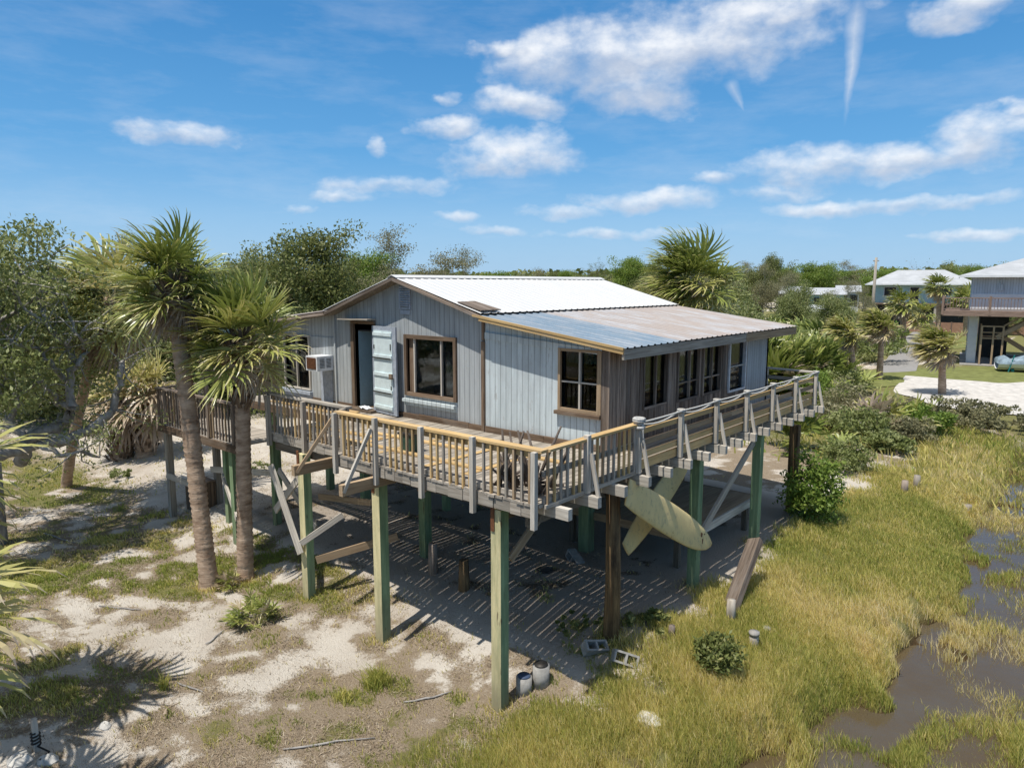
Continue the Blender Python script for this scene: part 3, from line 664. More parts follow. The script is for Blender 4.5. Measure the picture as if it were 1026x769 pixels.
# ------------------------------------------------------------------ raised deck
DX0, DXJ, DX1 = -13.8, -10.95, -6.10; DY0, DYJ = 7.67, 8.02; DYE = 19.55
deck = thing('raised_deck', 'weathered wooden deck on tall treated posts wrapping round the stilt house', 'deck', (-8, 9.5, ZF))
mb = MB(); x = DX0
while x < DX1 - .05:
    y0 = (DYJ if x < DXJ - .1 else DY0) + random.uniform(-.02, .015)
    y1 = YF - .04 if x < XR - .12 else DYE
    cuts = [y0, y1] if y1 - y0 < 5 else [y0, y0 + 3.3 + random.uniform(-1, 1), y0 + 7.5 + random.uniform(-1, 1), y1]
    for a, b in zip(cuts[:-1], cuts[1:]): mb.box(x, x + .132, a, b - .006, ZF - .04, ZF + random.uniform(-.004, .004), axis=1)
    x += .132 + random.uniform(.004, .014)
mb.build('decking', M['grey_wood'], deck)
mb = MB()
for i, (x0, x1, y0, y1) in enumerate([(-12.2, -8.0, 8.5, 8.63), (-11.8, -9.2, 9.3, 9.41), (-10.2, -7.2, 9.9, 10.02), (-13.4, -11.2, 8.9, 9.02)]):
    mb.beam((x0, y0, ZF + .022), (x1, y1 + random.uniform(-.2, .3), ZF + .022), .13, .03)
for x_, a in ((-11.3, 8.3), (-10.4, 8.1), (-9.0, 8.0), (-8.1, 8.2)):
    mb.box(x_, x_ + .132, a, a + 2.2, ZF + .008, ZF + .014, axis=1)
tag(mb.build('deck_patch', M['yellow_wood'], deck), 'new yellow boards patching the front deck')
# rim boards at the front: staggered grey blocks
mb = MB()
for (a, b, y0) in ((DX0, DXJ - .05, DYJ), (DXJ - .05, DX1, DY0)):
    x = a
    while x < b - .02:
        e = min(b, x + random.uniform(.2, .34)); z_ = ZF - .04
        mb.box(x, e - .008, y0 + .0 + random.uniform(0, .02), y0 + .045, z_ - .17 + random.uniform(-.012, .012), z_ - .004, axis=0); x = e
mb.build('rim_board', M['grey_wood'], deck)
mb = MB(); mb.box(DX0, DX0 + .05, DYJ + .05, YF - .1, ZF - .22, ZF - .042); mb.box(DXJ - .05, DXJ - .0, DY0 + .05, DYJ + .04, ZF - .22, ZF - .045); mb.build('rim_board', M['grey_wood'], deck)
# beams (along X under front deck, along Y under walkway)
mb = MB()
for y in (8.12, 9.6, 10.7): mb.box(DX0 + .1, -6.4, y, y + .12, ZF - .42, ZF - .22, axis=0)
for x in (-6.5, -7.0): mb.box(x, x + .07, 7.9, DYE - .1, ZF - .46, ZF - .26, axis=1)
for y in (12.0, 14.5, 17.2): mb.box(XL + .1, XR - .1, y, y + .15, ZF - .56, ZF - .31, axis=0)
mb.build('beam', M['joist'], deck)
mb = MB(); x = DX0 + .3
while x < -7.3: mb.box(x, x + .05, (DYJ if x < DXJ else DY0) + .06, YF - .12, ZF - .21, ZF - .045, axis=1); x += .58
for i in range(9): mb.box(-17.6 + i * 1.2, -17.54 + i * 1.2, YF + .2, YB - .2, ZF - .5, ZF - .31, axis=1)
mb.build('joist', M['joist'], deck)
# outrigger joists across the walkway, white-washed ends
JY = [8.02 + .757 * i for i in range(16)]
for i, y in enumerate(JY):
    mb = MB(); mb.box(-7.0, -5.76, y - .05, y + .05, ZF - .235, ZF - .066, axis=0, rnd=random.random())
    mb.build('outrigger_joist', M['pale_wood'], deck)
for (x, y0) in ((-9.75, 6.95), (-11.5, 7.15)):
    mb = MB(); mb.box(x - .05, x + .05, y0, 9.4, ZF - .42, ZF - .225, axis=1); mb.build('outrigger_joist', M['tan_wood'], deck)
# support posts
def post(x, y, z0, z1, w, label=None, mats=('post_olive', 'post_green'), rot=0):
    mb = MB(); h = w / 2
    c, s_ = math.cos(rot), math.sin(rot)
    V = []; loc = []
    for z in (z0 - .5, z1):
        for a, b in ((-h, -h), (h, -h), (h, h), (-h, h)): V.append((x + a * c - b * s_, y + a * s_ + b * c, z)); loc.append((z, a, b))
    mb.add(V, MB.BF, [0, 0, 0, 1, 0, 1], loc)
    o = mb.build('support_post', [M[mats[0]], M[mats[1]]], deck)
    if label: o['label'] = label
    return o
ZT = ZF - .43
posts = []
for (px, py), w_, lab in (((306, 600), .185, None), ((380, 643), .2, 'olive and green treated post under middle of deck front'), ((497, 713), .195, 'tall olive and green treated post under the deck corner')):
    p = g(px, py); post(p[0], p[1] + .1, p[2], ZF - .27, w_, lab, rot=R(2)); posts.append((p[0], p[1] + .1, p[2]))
mb = MB()
for p, zz in zip(posts, (.5, .5, .45)): mb.box(p[0] - .085, p[0] - .015, p[1] - .118, p[1] - .1, ZF - .62, ZF - .2, axis=2)
mb.build('post_strap', M['rust_metal'], deck)
p = g(612, 636)
mb = MB(); mb.tube([(p[0], p[1], p[2] - .4), (p[0] + .02, p[1], p[2] + 1), (p[0] - .03, p[1] + .02, ZF - .26)], [.155, .135, .12], 9); mb.build('support_post', M['old_post'], deck)['label'] = 'old dark brown round post under the walkway'
for q, x_ in (((694, 588), None), ((755, 545), None)):
    p = g(*q); post(p[0], p[1], p[2], ZF - .25, .19, mats=('post_green', 'post_green'))
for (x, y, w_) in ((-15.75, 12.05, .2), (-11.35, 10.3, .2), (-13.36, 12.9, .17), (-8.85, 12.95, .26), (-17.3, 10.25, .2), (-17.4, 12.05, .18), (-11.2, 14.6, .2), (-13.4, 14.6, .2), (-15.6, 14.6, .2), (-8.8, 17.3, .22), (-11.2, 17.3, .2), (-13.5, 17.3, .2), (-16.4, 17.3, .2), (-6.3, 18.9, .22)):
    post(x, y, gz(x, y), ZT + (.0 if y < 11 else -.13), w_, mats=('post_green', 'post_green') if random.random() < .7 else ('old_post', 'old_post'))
# diagonal braces
def braces(L, mat):
    for p, q, w_, h_ in L:
        mb = MB(); mb.beam(p, q, w_, h_); mb.build('brace', M[mat], deck)
p0 = posts[0]; p2 = posts[2]
braces([((p0[0] - .9, p0[1] - .22, 2.25), (p0[0] + .05, p0[1] - .20, .55), .045, .17), ((p0[0] - 1.6, p0[1] + .25, 1.0), (p0[0] - .1, p0[1] + .2, 2.35), .045, .15),
        ((p0[0] - 2.3, p0[1] + .8, 1.7), (p0[0] - .8, p0[1] + .75, .65), .045, .15), ((p0[0] + .02, p0[1] - .16, .75), (p0[0] + .55, p0[1] + .5, 1.3), .045, .12)], 'pale_wood')
braces([((p0[0] + .15, p0[1] + .1, .35), (p0[0] + 1.2, p0[1] + 1.4, .75), .05, .16), ((p0[0] - 1.9, p0[1] + 1.6, .95), (p0[0] + .2, p0[1] + 1.5, 1.25), .05, .14), ((p2[0] + .08, p2[1] + .15, 1.75), (p2[0] + .2, p2[1] + 1.2, 2.62), .05, .13), ((-11.3, 10.1, 1.5), (-10.3, 10.3, 2.35), .05, .16)], 'tan_wood')
r2 = g(694, 588); r3 = g(755, 545)
braces([((r2[0] + .02, r2[1] + .15, .95), (r3[0] - .05, r3[1] - .15, 2.45), .05, .16)], 'grey_wood')
# ---------------- railings
ZC = 3.68
def railing(name, label): 
    o = bpy.data.objects.new(name, None); COL.objects.link(o); o.parent = deck; o['label'] = label; return o
def bal(par, p, mat, z0=ZF - .10, z1=ZC - .042, wd=.036):
    mb = MB(); mb.box(p[0] - wd / 2, p[0] + wd / 2, p[1] - wd / 2, p[1] + wd / 2, z0, z1, axis=2); mb.build('baluster', M[mat], par)
def rpost(par, x, y, z0, z1, mat='pale_wood', w_=.095):
    mb = MB(); mb.box(x - w_ / 2, x + w_ / 2, y - w_ / 2, y + w_ / 2, z0, z1, axis=2); return mb.build('rail_post', M[mat], par)
rf = railing('railing', 'front railing with yellow cap rail and mixed balusters')
PX = [-10.80, -9.63, -8.46, -7.30, -6.10]
for x in PX: rpost(rf, x, DY0 - .06, ZF - .34, ZC + (.035 if x > -10.7 and x < -6.2 else -.02), w_=.075)
mb = MB(); mb.box(-10.9, -6.02, DY0 + .0, DY0 + .15, ZC - .04, ZC, axis=0); mb.build('cap_rail', M['yellow_wood'], rf)
mb = MB(); mb.box(-10.8, -6.1, DY0 + .052, DY0 + .09, ZC - .14, ZC - .041, axis=0); mb.build('rail', M['yellow_wood'], rf)
mb = MB(); mb.box(-10.75, -6.15, DY0 + .052, DY0 + .09, ZF + .03, ZF + .11, axis=0); mb.build('rail', M['grey_wood'], rf)
for a, b in zip(PX[:-1], PX[1:]):
    for j in range(1, 8): bal(rf, (a + (b - a) * j / 8, DY0 + .028), random.choice(('yellow_wood', 'yellow_wood', 'tan_wood', 'grey_wood')), ZF - .03)
for (xa, xb, yb) in ((-9.72, -9.66, 6.98), (-11.46, -11.2, 7.2)):
    mb = MB(); mb.beam((xa, yb, ZF - .36), (xb, (DY0 if xa > -11 else DYJ) - .13, ZC - .15), .05, .06); mb.build('rail_brace', M['pale_wood' if xa > -11 else 'tan_wood'], rf)
rl = railing('railing', 'grey weathered railing on left part of deck front')
for x in (-13.68, -12.35, -11.05): rpost(rl, x, DYJ - .05, ZF - .3, ZC - .02, 'grey_wood', .085)
mb = MB(); mb.box(-13.9, -10.98, DYJ - .02, DYJ + .13, ZC - .02, ZC + .02, axis=0); mb.build('cap_rail', M['grey_wood'], rl)
mb = MB(); mb.box(-13.7, -11, DYJ + .04, DYJ + .08, ZF + .05, ZF + .13, axis=0); mb.box(-13.7, -11, DYJ + .04, DYJ + .08, ZC - .12, ZC - .022, axis=0); mb.build('rail', M['grey_wood'], rl)
for j in range(1, 20):
    x = -13.68 + j * .132
    if min(abs(x + 12.35), abs(x + 11.05)) > .09: bal(rl, (x, DYJ + .015), random.choice(('yellow_wood', 'tan_wood', 'grey_wood')), ZF - .02)
mb = MB(); x = -18.4
while x < -13.9: mb.box(x, x + .135, 9.9, YF - .04, ZF - .04, ZF, axis=1); x += .147
mb.build('decking', M['grey_wood'], deck)
mb = MB(); mb.box(-18.4, -13.82, 9.85, 9.895, ZF - .2, ZF - .0, axis=0); mb.build('rim_board', M['brown_wood'], deck)
mb = MB(); mb.box(-17.2, -14.3, 10.1, 10.23, ZF + .004, ZF + .03, axis=0); mb.box(-16.8, -14.0, 10.5, 10.63, ZF + .004, ZF + .03, axis=0); mb.build('deck_patch', M['yellow_wood'], deck)
rr = railing('railing', 'baluster railing round the deck corner on the marsh side')
mb = MB(); mb.box(-6.12, -5.98, DY0 + .155, 10.36, ZC - .04, ZC, axis=1); mb.build('cap_rail', M['yellow_wood'], rr)
mb = MB(); mb.box(-6.09, -6.05, DY0 + .1, 10.3, ZF + .40, ZF + .49, axis=1); mb.box(-6.09, -6.05, DY0 + .1, 10.3, ZF + .01, ZF + .10, axis=1); mb.box(-6.05, -6.005, DY0 + .1, 10.3, ZF - .06, ZF - .0, axis=1); mb.build('rail', M['grey_wood'], rr)
for j in range(1, 17):
    y = DY0 + .0 + j * .158
    if abs(y - JY[1]) > .08: bal(rr, (-6.025, y), random.choice(('yellow_wood', 'tan_wood', 'grey_wood', 'grey_wood')), ZF - .06)
rope_posts = [JY[i] for i in (3, 5, 7, 9, 11, 13, 15)]
ro = railing('railing', 'walkway railing of yellow boards with white rope along its posts')
for par, y in [(rr, JY[1])] + [(ro, y) for y in rope_posts]:
    rpost(par, -6.0, y, ZF - .045, ZC + .05, 'pale_wood', .085)
    mb = MB(); mb.beam((-5.8, y + .02, ZF - .07), (-5.945, y + .02, ZF + .58), .035, .06); mb.build('rail_brace', M['pale_wood'], par)
for z0, hgt_, mat in ((ZC - .22, .09, 'yellow_wood'), (ZC - .43, .09, 'tan_wood'), (ZF + .16, .10, 'yellow_wood'), (ZF - .03, .15, 'yellow_wood')):
    y = rope_posts[0]
    mb = MB()
    while y < DYE - .2: e = min(DYE - .12, y + random.uniform(2.6, 4)); mb.box(-6.105, -6.06, y, e - .005, z0, z0 + hgt_, axis=1); y = e
    mb.build('rail', M[mat], ro)
# rope
m, nt = newmat('rope'); k = N(nt); tcx = k.attr('loc').outputs['Vector']
wv = k.n('ShaderNodeTexWave', i_Scale=18., i_Distortion=1.); k.l(tcx, wv.inputs['Vector']); k.out(k.mix(wv.outputs['Fac'], (.42, .41, .38), (.68, .67, .64)), .9, wv.outputs['Fac'], .6, .01); M['rope'] = m
mb = MB()
for a, b in zip(rope_posts[:-1], rope_posts[1:]):
    for sag, off, zt in ((.012, .055, .03), (.10, -.055, .0)):
        pts = [(-6.0 + off, a + (b - a) * t, ZC + zt - sag * 4 * t * (1 - t)) for t in np.linspace(0, 1, 9)]
        mb.tube(pts, .017, 6)
for y in rope_posts:
    for z in (ZC + .0, ZC + .035): mb.tube([(-6 + .07 * math.cos(t) , y + .07 * math.sin(t), z) for t in np.linspace(0, 6.28, 11)], .016, 5, cap=False)
y = rope_posts[0]
mb.tube([(-5.93, y, ZC + .03), (-5.91, y - .03, ZC - .1), (-5.93, y + .02, ZC - .25), (-5.91, y, ZC - .38)], .02, 6)
for z in (ZC + .05, ZC + .08, ZC - .06): mb.tube([(-6 + .085 * math.cos(t), y + .085 * math.sin(t), z) for t in np.linspace(0, 6.28, 11)], .03, 6, cap=False)
mb.build('rope', M['rope'], ro)
rb = railing('railing', 'grey railing across the far end of walkway')
mb = MB(); mb.beam((-6.0, DYE - .1, ZC), (-10.5, DYE + .55, ZC), .16, .04); mb.build('cap_rail', M['pale_wood'], rb)
for x in (-7.5, -9, -10.4): rpost(rb, x, DYE + .1 + (-6 - x) * .12, ZF - .2, ZC - .02, 'grey_wood')
mb = MB(); mb.beam((-6.0, DYE - .06, ZC - .25), (-10.5, DYE + .6, ZC - .25), .04, .09); mb.beam((-6.0, DYE - .06, ZC - .5), (-10.5, DYE + .6, ZC - .5), .04, .09); mb.build('rail', M['grey_wood'], rb)
mb = MB(); mb.prism([(-6.2, DYE), (-6.2, DYE + .5), (-10.5, DYE + 1), (-10.5, DYE - .75), (-7.0, DYE - .75), (-7.0, DYE)], ZF - .06, ZF - .003, 0, 'z'); mb.build('decking', M['grey_wood'], deck)

# ---------------- low platform under the walkway
pf = thing('storage_platform', 'low wooden platform slung between posts beneath the walkway', 'platform', (-8, 15, .8))
mb = MB(); x = -9.6
while x < -6.45: mb.box(x, x + .14, 13.1, 16.7, .84, .875, axis=1); x += .145
mb.build('platform_boards', M['tan_wood'], pf)
mb = MB(); mb.box(-6.43, -6.385, 13.05, 16.75, .70, .88, axis=1); mb.build('rim_board', M['pale_wood'], pf)
mb = MB(); mb.box(-9.6, -6.44, 13.04, 13.085, .70, .88, axis=0); mb.box(-9.6, -6.44, 16.71, 16.75, .70, .88, axis=0); mb.build('rim_board', M['tan_wood'], pf)
mb = MB()
for x, y in ((-9.4, 13.2), (-9.4, 16.5), (-6.6, 16.5), (-6.75, 13.3)): mb = MB(); mb.box(x - .06, x + .06, y - .06, y + .06, gz(x, y) - .3, .835); mb.build('leg', M['joist'], pf)

# ---------------- two old surfboards
m, nt = newmat('yellowed_board'); k = N(nt); lc = k.n('ShaderNodeTexCoord').outputs['Object']
n1 = k.noise(lc, 1.6, 5, .65); n2 = k.noise(lc, 9, 5, .7)
c = k.mix(k.rng(n1, .3, .7), (.68, .53, .25), (.80, .64, .31)); c = k.mix(k.rng(n2, .52, .7, 0, .55), c, (.30, .27, .19)); c = k.mix(k.rng(k.noise(k.mapp(lc, (1, 1, 1), (3, 2, 1)), 3.1, 4, .7), .66, .72), c, (.30, .19, .05))
k.out(c, .55, n2, .15, .01, .35); M['board'] = m
def board(p, q, nrm, width, thick, label, tailcut):
    p = np.array(p, float); q = np.array(q, float); d = q - p; L = np.linalg.norm(d); d /= L; nrm = np.array(nrm, float); s_ = np.cross(d, nrm); s_ /= np.linalg.norm(s_); nn = np.cross(s_, d)
    o = thing('surfboard', label, 'surfboard', tuple((p + q) / 2))
    mb = MB(); K = 25; n = 14; V = []
    for i in range(K):
        t = i / (K - 1); wv_ = width / 2 * (max(0.0, 1 - abs((t - .45) / .555) ** 3.4) ** .55) if t > .45 else width / 2 * (tailcut + (1 - tailcut) * math.sin(min(1, t / .45) * math.pi / 2) ** .8)
        wv_ = max(wv_, .012); rock = .10 * max(0, t - .6) ** 2 * 6; th = thick * (1 - .55 * abs(t - .5) * 2) 
        for j in range(n):
            a = 2 * math.pi * j / n; cx = math.copysign(abs(math.cos(a)) ** .7, math.cos(a)); V.append(p + d * (t * L) + s_ * cx * wv_ + nn * (math.sin(a) * th / 2 + rock * L * .2))
    F = [(i * n + j, i * n + (j + 1) % n, (i + 1) * n + (j + 1) % n, (i + 1) * n + j) for i in range(K - 1) for j in range(n)] + [tuple(range(n)), tuple((K - 1) * n + j for j in range(n))]
    mb.add(V, F, 0, None, .5, 0, True); mb.build('hull', M['board'], o)
    return o, p, d, s_, nn, L
o, p, d, s_, nn, L = board((-5.99, 9.95, 2.58), (-5.86, 12.85, .88), (1, .05, .12), .62, .10, 'yellowed old surfboard slanting across the post, nose down, brown scuff at its tip', .75)
mb = MB()
for t, w0, w1 in ((.86, -.1, -.02), (.885, .0, .09), (.9, -.12, -.05)): 
    c0 = p + d * L * t + nn * .062; mb.add([c0 + s_ * w0 - d * .035, c0 + s_ * w1 - d * .02, c0 + s_ * w1 + d * .03, c0 + s_ * w0 + d * .04], [(0, 1, 2, 3)])
mb.build('scuff', M['rust_metal'], o)
board((-6.45, 10.7, 1.25), (-6.55, 13.2, 2.45), (1, .0, .2), .55, .10, 'second yellow surfboard crossing behind the first, pointing up under the deck', .55)

# ---------------- things on the deck
o = thing('driftwood_pile', 'bundle of dark driftwood sticks leaning inside the deck corner', 'driftwood', (-7.0, 8.2, ZF))
mb = MB()
for i in range(22):
    x = random.uniform(-7.25, -6.35); y = random.uniform(8.0, 8.5); dx, dy = random.uniform(-.4, .4), random.uniform(-.2, .3); h = random.uniform(.3, .75) if i > 4 else random.uniform(.9, 1.12)
    pts = [(x, y, ZF + .02), (x + dx * .4 + random.uniform(-.05, .05), y + dy * .5, ZF + h * .5), (x + dx, y + dy, ZF + h)]
    mb.tube(pts, [random.uniform(.03, .05), .03, .016], 5)
for i in range(8):
    x = random.uniform(-7.3, -6.4); y = random.uniform(8.0, 8.5); a = random.uniform(0, 3); mb.tube([(x, y, ZF + .04 + i * .02), (x + .5 * math.cos(a), y + .4 * math.sin(a), ZF + .08 + i * .03)], .025, 5)
mb.build('sticks', M['dark_bark'], o)
o = thing('rag', 'crumpled white rag lying on the doorway threshold', 'rag', (-14.2, 10.84, ZF + .06))
V = []; F = []; n = 9
for i in range(n):
    for j in range(n):
        x = -14.28 + i * .05; y = 10.73 + j * .028; V.append((x, y, ZF + .075 + .07 * vn(i * .8, j * .8, 5) * (1 if 0 < i < n - 1 else .3)))
F = [(i * n + j, (i + 1) * n + j, (i + 1) * n + j + 1, i * n + j + 1) for i in range(n - 1) for j in range(n - 1)]
mb = MB(); mb.add(V, F, sm=True); mb.build('cloth', M['white_paint'], o)
o = thing('bin', 'small dark green bin standing on the deck behind front railing', 'bin', (-10.0, 8.7, ZF + .01))
mb = MB(); mb.prism([(-10.14, ZF + .01), (-9.86, ZF + .01), (-9.83, ZF + .33), (-10.17, ZF + .33)], 8.6, 8.85); mb.build('body', simple('bin_green', (.03, .07, .05), .5), o)
mb = MB(); mb.box(-10.19, -9.81, 8.58, 8.87, ZF + .331, ZF + .36); mb.build('rim', M['metal_dark'], o)

# ---------------- left landing with its own railing
la = thing('stair_landing', 'small railed wooden landing on posts left of the deck, behind the palms', 'landing', (-18, 9, 2.3))
LZ = 2.25
mb = MB(); x = -19.6
while x < -15.5: mb.box(x, x + .14, 8.2, 9.6, LZ - .04, LZ, axis=1); x += .147
mb.build('decking', M['grey_wood'], la)
mb = MB(); mb.box(-19.6, -15.5, 8.15, 8.2, LZ - .2, LZ - .01, axis=0); mb.box(-19.65, -19.6, 8.15, 9.6, LZ - .2, LZ - .01, axis=1); mb.build('rim_board', M['brown_wood'], la)
for x, y in ((-19.4, 8.3), (-18.7, 8.6), (-18.95, 9.4), (-17.5, 8.95), (-16.1, 8.4), (-16.1, 9.5)):
    mb = MB(); mb.box(x - .08, x + .08, y - .08, y + .08, gz(x, y) - .4, LZ - .045, axis=2); mb.build('support_post', M['post_green' if x > -18 else 'grey_wood'], la)
rw = bpy.data.objects.new('railing', None); COL.objects.link(rw); rw.parent = la
for x, y in ((-19.55, 8.2), (-18.2, 8.2), (-16.8, 8.2), (-15.6, 8.2), (-19.55, 9.5)): rpost(rw, x, y, LZ, LZ + 1.0, 'dark_boards')
mb = MB(); mb.box(-19.65, -15.5, 8.13, 8.27, LZ + .96, LZ + 1.0, axis=0); mb.box(-19.62, -19.48, 8.28, 9.6, LZ + .96, LZ + 1.0, axis=1); mb.build('cap_rail', M['dark_boards'], rw)
for j in range(26): bal(rw, (-19.45 + j * .15, 8.2), 'dark_boards' if random.random() < .8 else 'tan_wood', LZ + .02, LZ + .955)
for j in range(7): bal(rw, (-19.55, 8.35 + j * .16), 'grey_wood', LZ + .02, LZ + .955)
for p, q in (((-19.4, 8.2, .85), (-18.6, 8.5, .65)), ((-17.4, 8.75, 1.1), (-15.9, 8.3, .35)), ((-18.5, 9.0, 1.0), (-16.0, 9.4, 1.25))):
    mb = MB(); mb.beam(p, q, .05, .16); mb.build('brace', M['pale_wood'], la)
o = thing('wooden_crate', 'dark brown wooden crate standing between landing posts behind the left palm', 'crate', (-19.2, 8.9, gz(-19.2, 8.9)))
zc = gz(-19.2, 8.9); mb = MB()
for i in range(5): mb.box(-19.5 + i * .12, -19.395 + i * .12, 8.72, 8.75, zc - .02, zc + .75, axis=2); mb.box(-18.93, -18.90, 8.76 + i * .1, 8.85 + i * .1, zc - .02, zc + .75, axis=2); mb.box(-19.5 + i * .12, -19.395 + i * .12, 9.27, 9.3, zc - .02, zc + .75, axis=2); mb.box(-19.5, -19.47, 8.76 + i * .1, 8.85 + i * .1, zc - .02, zc + .75, axis=2)
mb.box(-19.5, -18.9, 8.72, 9.3, zc + .76, zc + .79); mb.build('slats', M['brown_wood'], o)
# ------------------------------------------------------------------ small things on the ground
def cinder(px, py, rz, tilt, label, dz=0):
    p = g(px, py); o = thing('cinder_block', label, 'cinder block', (p[0], p[1], p[2] + .06 + dz), R(rz), 'cinder blocks under the deck'); o.rotation_euler = (R(tilt), R(tilt * .3), R(rz))
    mb = MB(); L, H, W = .42, .2, .2; t = .035
    xs_ = [-L / 2, -t / 2, L / 2 - t]
    for x in xs_: mb.box(x, x + t, -W / 2, W / 2, -H / 2, H / 2)
    for y in (-W / 2, W / 2 - t):
        for a, b in ((-L / 2 + t, -t / 2), (t / 2, L / 2 - t)): mb.box(a, b, y + .001, y + t - .001, -H / 2 + .001, H / 2 - .001)
    ob = mb.build('block', M['concrete'], None); ob.parent = o; return o
M['concrete'] = simple('concrete', (.34, .325, .30), .95, 12, .3)
M['pale_rock'] = simple('pale_rock', (.58, .56, .52), .95, 9, .35)
cinder(596, 652, 62, 35, 'cinder block nearer the old brown post, tipped on its side')
cinder(626, 664, 38, 60, 'paler cinder block at the right, its two open cells showing', .02)
cinder(576, 562, -20, 85, 'lone cinder block lying in deep shade under the deck')
def pipe(px, py, r_, h, label, capm):
    p = g(px, py); o = thing('concrete_pipe', label, 'concrete pipe', (p[0], p[1], p[2]))
    mb = MB(); mb.tube([(p[0], p[1], p[2] - .1), (p[0], p[1], p[2] + h)], r_, 18); mb.build('pipe_wall', M['concrete'], o)
    mb = MB(); mb.tube([(p[0], p[1], p[2] + h + .002), (p[0] + .0, p[1], p[2] + h + .025)], r_ * .8, 18); mb.build('filling', capm, o)
pipe(525, 692, .13, .26, 'short concrete pipe with dark blue top beside corner post', simple('blue_cap', (.06, .09, .16), .6))
pipe(542, 684, .14, .32, 'short grey concrete pipe filled with dark soil behind the blue-topped pipe', M['metal_dark'])
def stump(px, py, r_, h, label, mat, name='wood_stump', cat='stump', lean=(0, 0), group=None, cap=None):
    p = g(px, py); o = thing(name, label, cat, tuple(p), 0, group)
    mb = MB(); mb.tube([(p[0], p[1], p[2] - .15), (p[0] + lean[0] * .5, p[1] + lean[1] * .5, p[2] + h * .5), (p[0] + lean[0], p[1] + lean[1], p[2] + h)], [r_ * 1.12, r_, r_ * .9], 9); mb.build('trunk', M[mat], o)
    if cap:
        mb = MB(); mb.tube([(p[0] + lean[0], p[1] + lean[1], p[2] + h - .05), (p[0] + lean[0], p[1] + lean[1], p[2] + h + .01)], r_ * 1.1, 9); mb.build('cap', M[cap], o)
    return o
stump(465, 590, .11, .62, 'dark rotten stump standing in striped shade under the deck', 'old_post')
stump(434, 574, .10, .66, 'paler slim stump beside the dark rotten one under deck', 'dark_boards')
stump(732, 622, .085, .42, 'weathered grey stub beside the foot of fallen plank', 'grey_wood')
stump(673, 637, .06, .2, 'short grey stub left of the plank foot in grass', 'dark_boards')
stump(755, 648, .085, .28, 'round grey stub with flat pale top in the marsh grass', 'grey_wood', cap='concrete')
stump(768, 634, .075, .12, 'low broken white stub behind the round flat-topped one', 'concrete')
stump(906, 494, .10, .4, 'taller of two old pilings in the far marsh grass', 'dark_boards')
stump(918, 490, .10, .45, 'right one of two old pilings in the far marsh grass', 'grey_wood')
stump(968, 512, .16, .22, 'broken dark piling at the edge of creek water', 'grey_wood')
p = g(724, 622); q = at(757, 541, math.hypot(*g(745, 590)[:2]) + .5)
o = thing('leaning_plank', 'thick weathered plank leaning up out of the marsh grass', 'plank', tuple(p))
mb = MB(); mb.beam(p - np.array((0, 0, .2)), q, .14, .28, 0, (.8, -.6, 0), .12); mb.build('board', M['dark_boards'], o)
p = g(650, 722); o = thing('rock', 'white lump of rock in grass at the bottom edge', 'rock', tuple(p))
mb = MB(); V = []; F = []; a_, b_ = 9, 6
for i in range(b_):
    for j in range(a_):
        th = math.pi * i / (b_ - 1); ph = 2 * math.pi * j / a_; rr_ = .8 + .4 * vn(i * 1.3, j * 1.1, 9); V.append(p + np.array((.24 * rr_ * math.sin(th) * math.cos(ph), .17 * rr_ * math.sin(th) * math.sin(ph), .13 * rr_ * math.cos(th))))
F = [(i * a_ + j, i * a_ + (j + 1) % a_, (i + 1) * a_ + (j + 1) % a_, (i + 1) * a_ + j) for i in range(b_ - 1) for j in range(a_)]
mb.add(V, F); mb.build('stone', M['pale_rock'], o)
p = g(546, 571); o = thing('tub_lid', 'round black lid lying on shaded sand under the deck', 'lid', tuple(p))
mb = MB(); mb.tube([(p[0], p[1], p[2] - .02), (p[0], p[1], p[2] + .03), (p[0], p[1], p[2] + .031)], [.17, .17, .12], 18); mb.build('disc', M['metal_dark'], o)
# stake with rope at the lower left
p = g(37, 752); o = thing('stake', 'pale wooden stake wrapped with dark rope at lower left', 'stake', tuple(p))
mb = MB(); mb.box(p[0] - .035, p[0] + .035, p[1] - .035, p[1] + .035, p[2] - .2, p[2] + .5, axis=2); mb.build('post', M['pale_wood'], o)
mb = MB(); mb.tube([(p[0] + .055 * math.cos(t), p[1] + .055 * math.sin(t), p[2] + .1 + t * .008) for t in np.linspace(0, 25, 60)], .014, 5); mb.tube([(p[0] + .05, p[1], p[2] + .1), (p[0] + .2, p[1] + .1, p[2] + .03), (p[0] + .3, p[1] - .05, p[2] + .03)], .014, 5); mb.build('rope', M['metal_dark'], o)
p = g(55, 748); 
for (px, py, s_) in ((48, 762, .16), (20, 762, .2), (105, 728, .11)):
    p = g(px, py); o = thing('rock', 'pale rock on sand near the roped stake, %s' % {48: 'right beside its foot', 20: 'largest, at the corner', 105: 'smallest, furthest right'}[px], 'rock', tuple(p))
    mb = MB(); V = []
    for i in range(b_):
        for j in range(a_):
            th = math.pi * i / (b_ - 1); ph = 2 * math.pi * j / a_; rr_ = .7 + .6 * vn(i * 1.3 + px, j * 1.1, 9); V.append(p + s_ * np.array((rr_ * math.sin(th) * math.cos(ph), .8 * rr_ * math.sin(th) * math.sin(ph), .6 * rr_ * math.cos(th))))
    mb.add(V, F[:(b_ - 1) * a_]); mb.build('stone', M['pale_rock'], o)

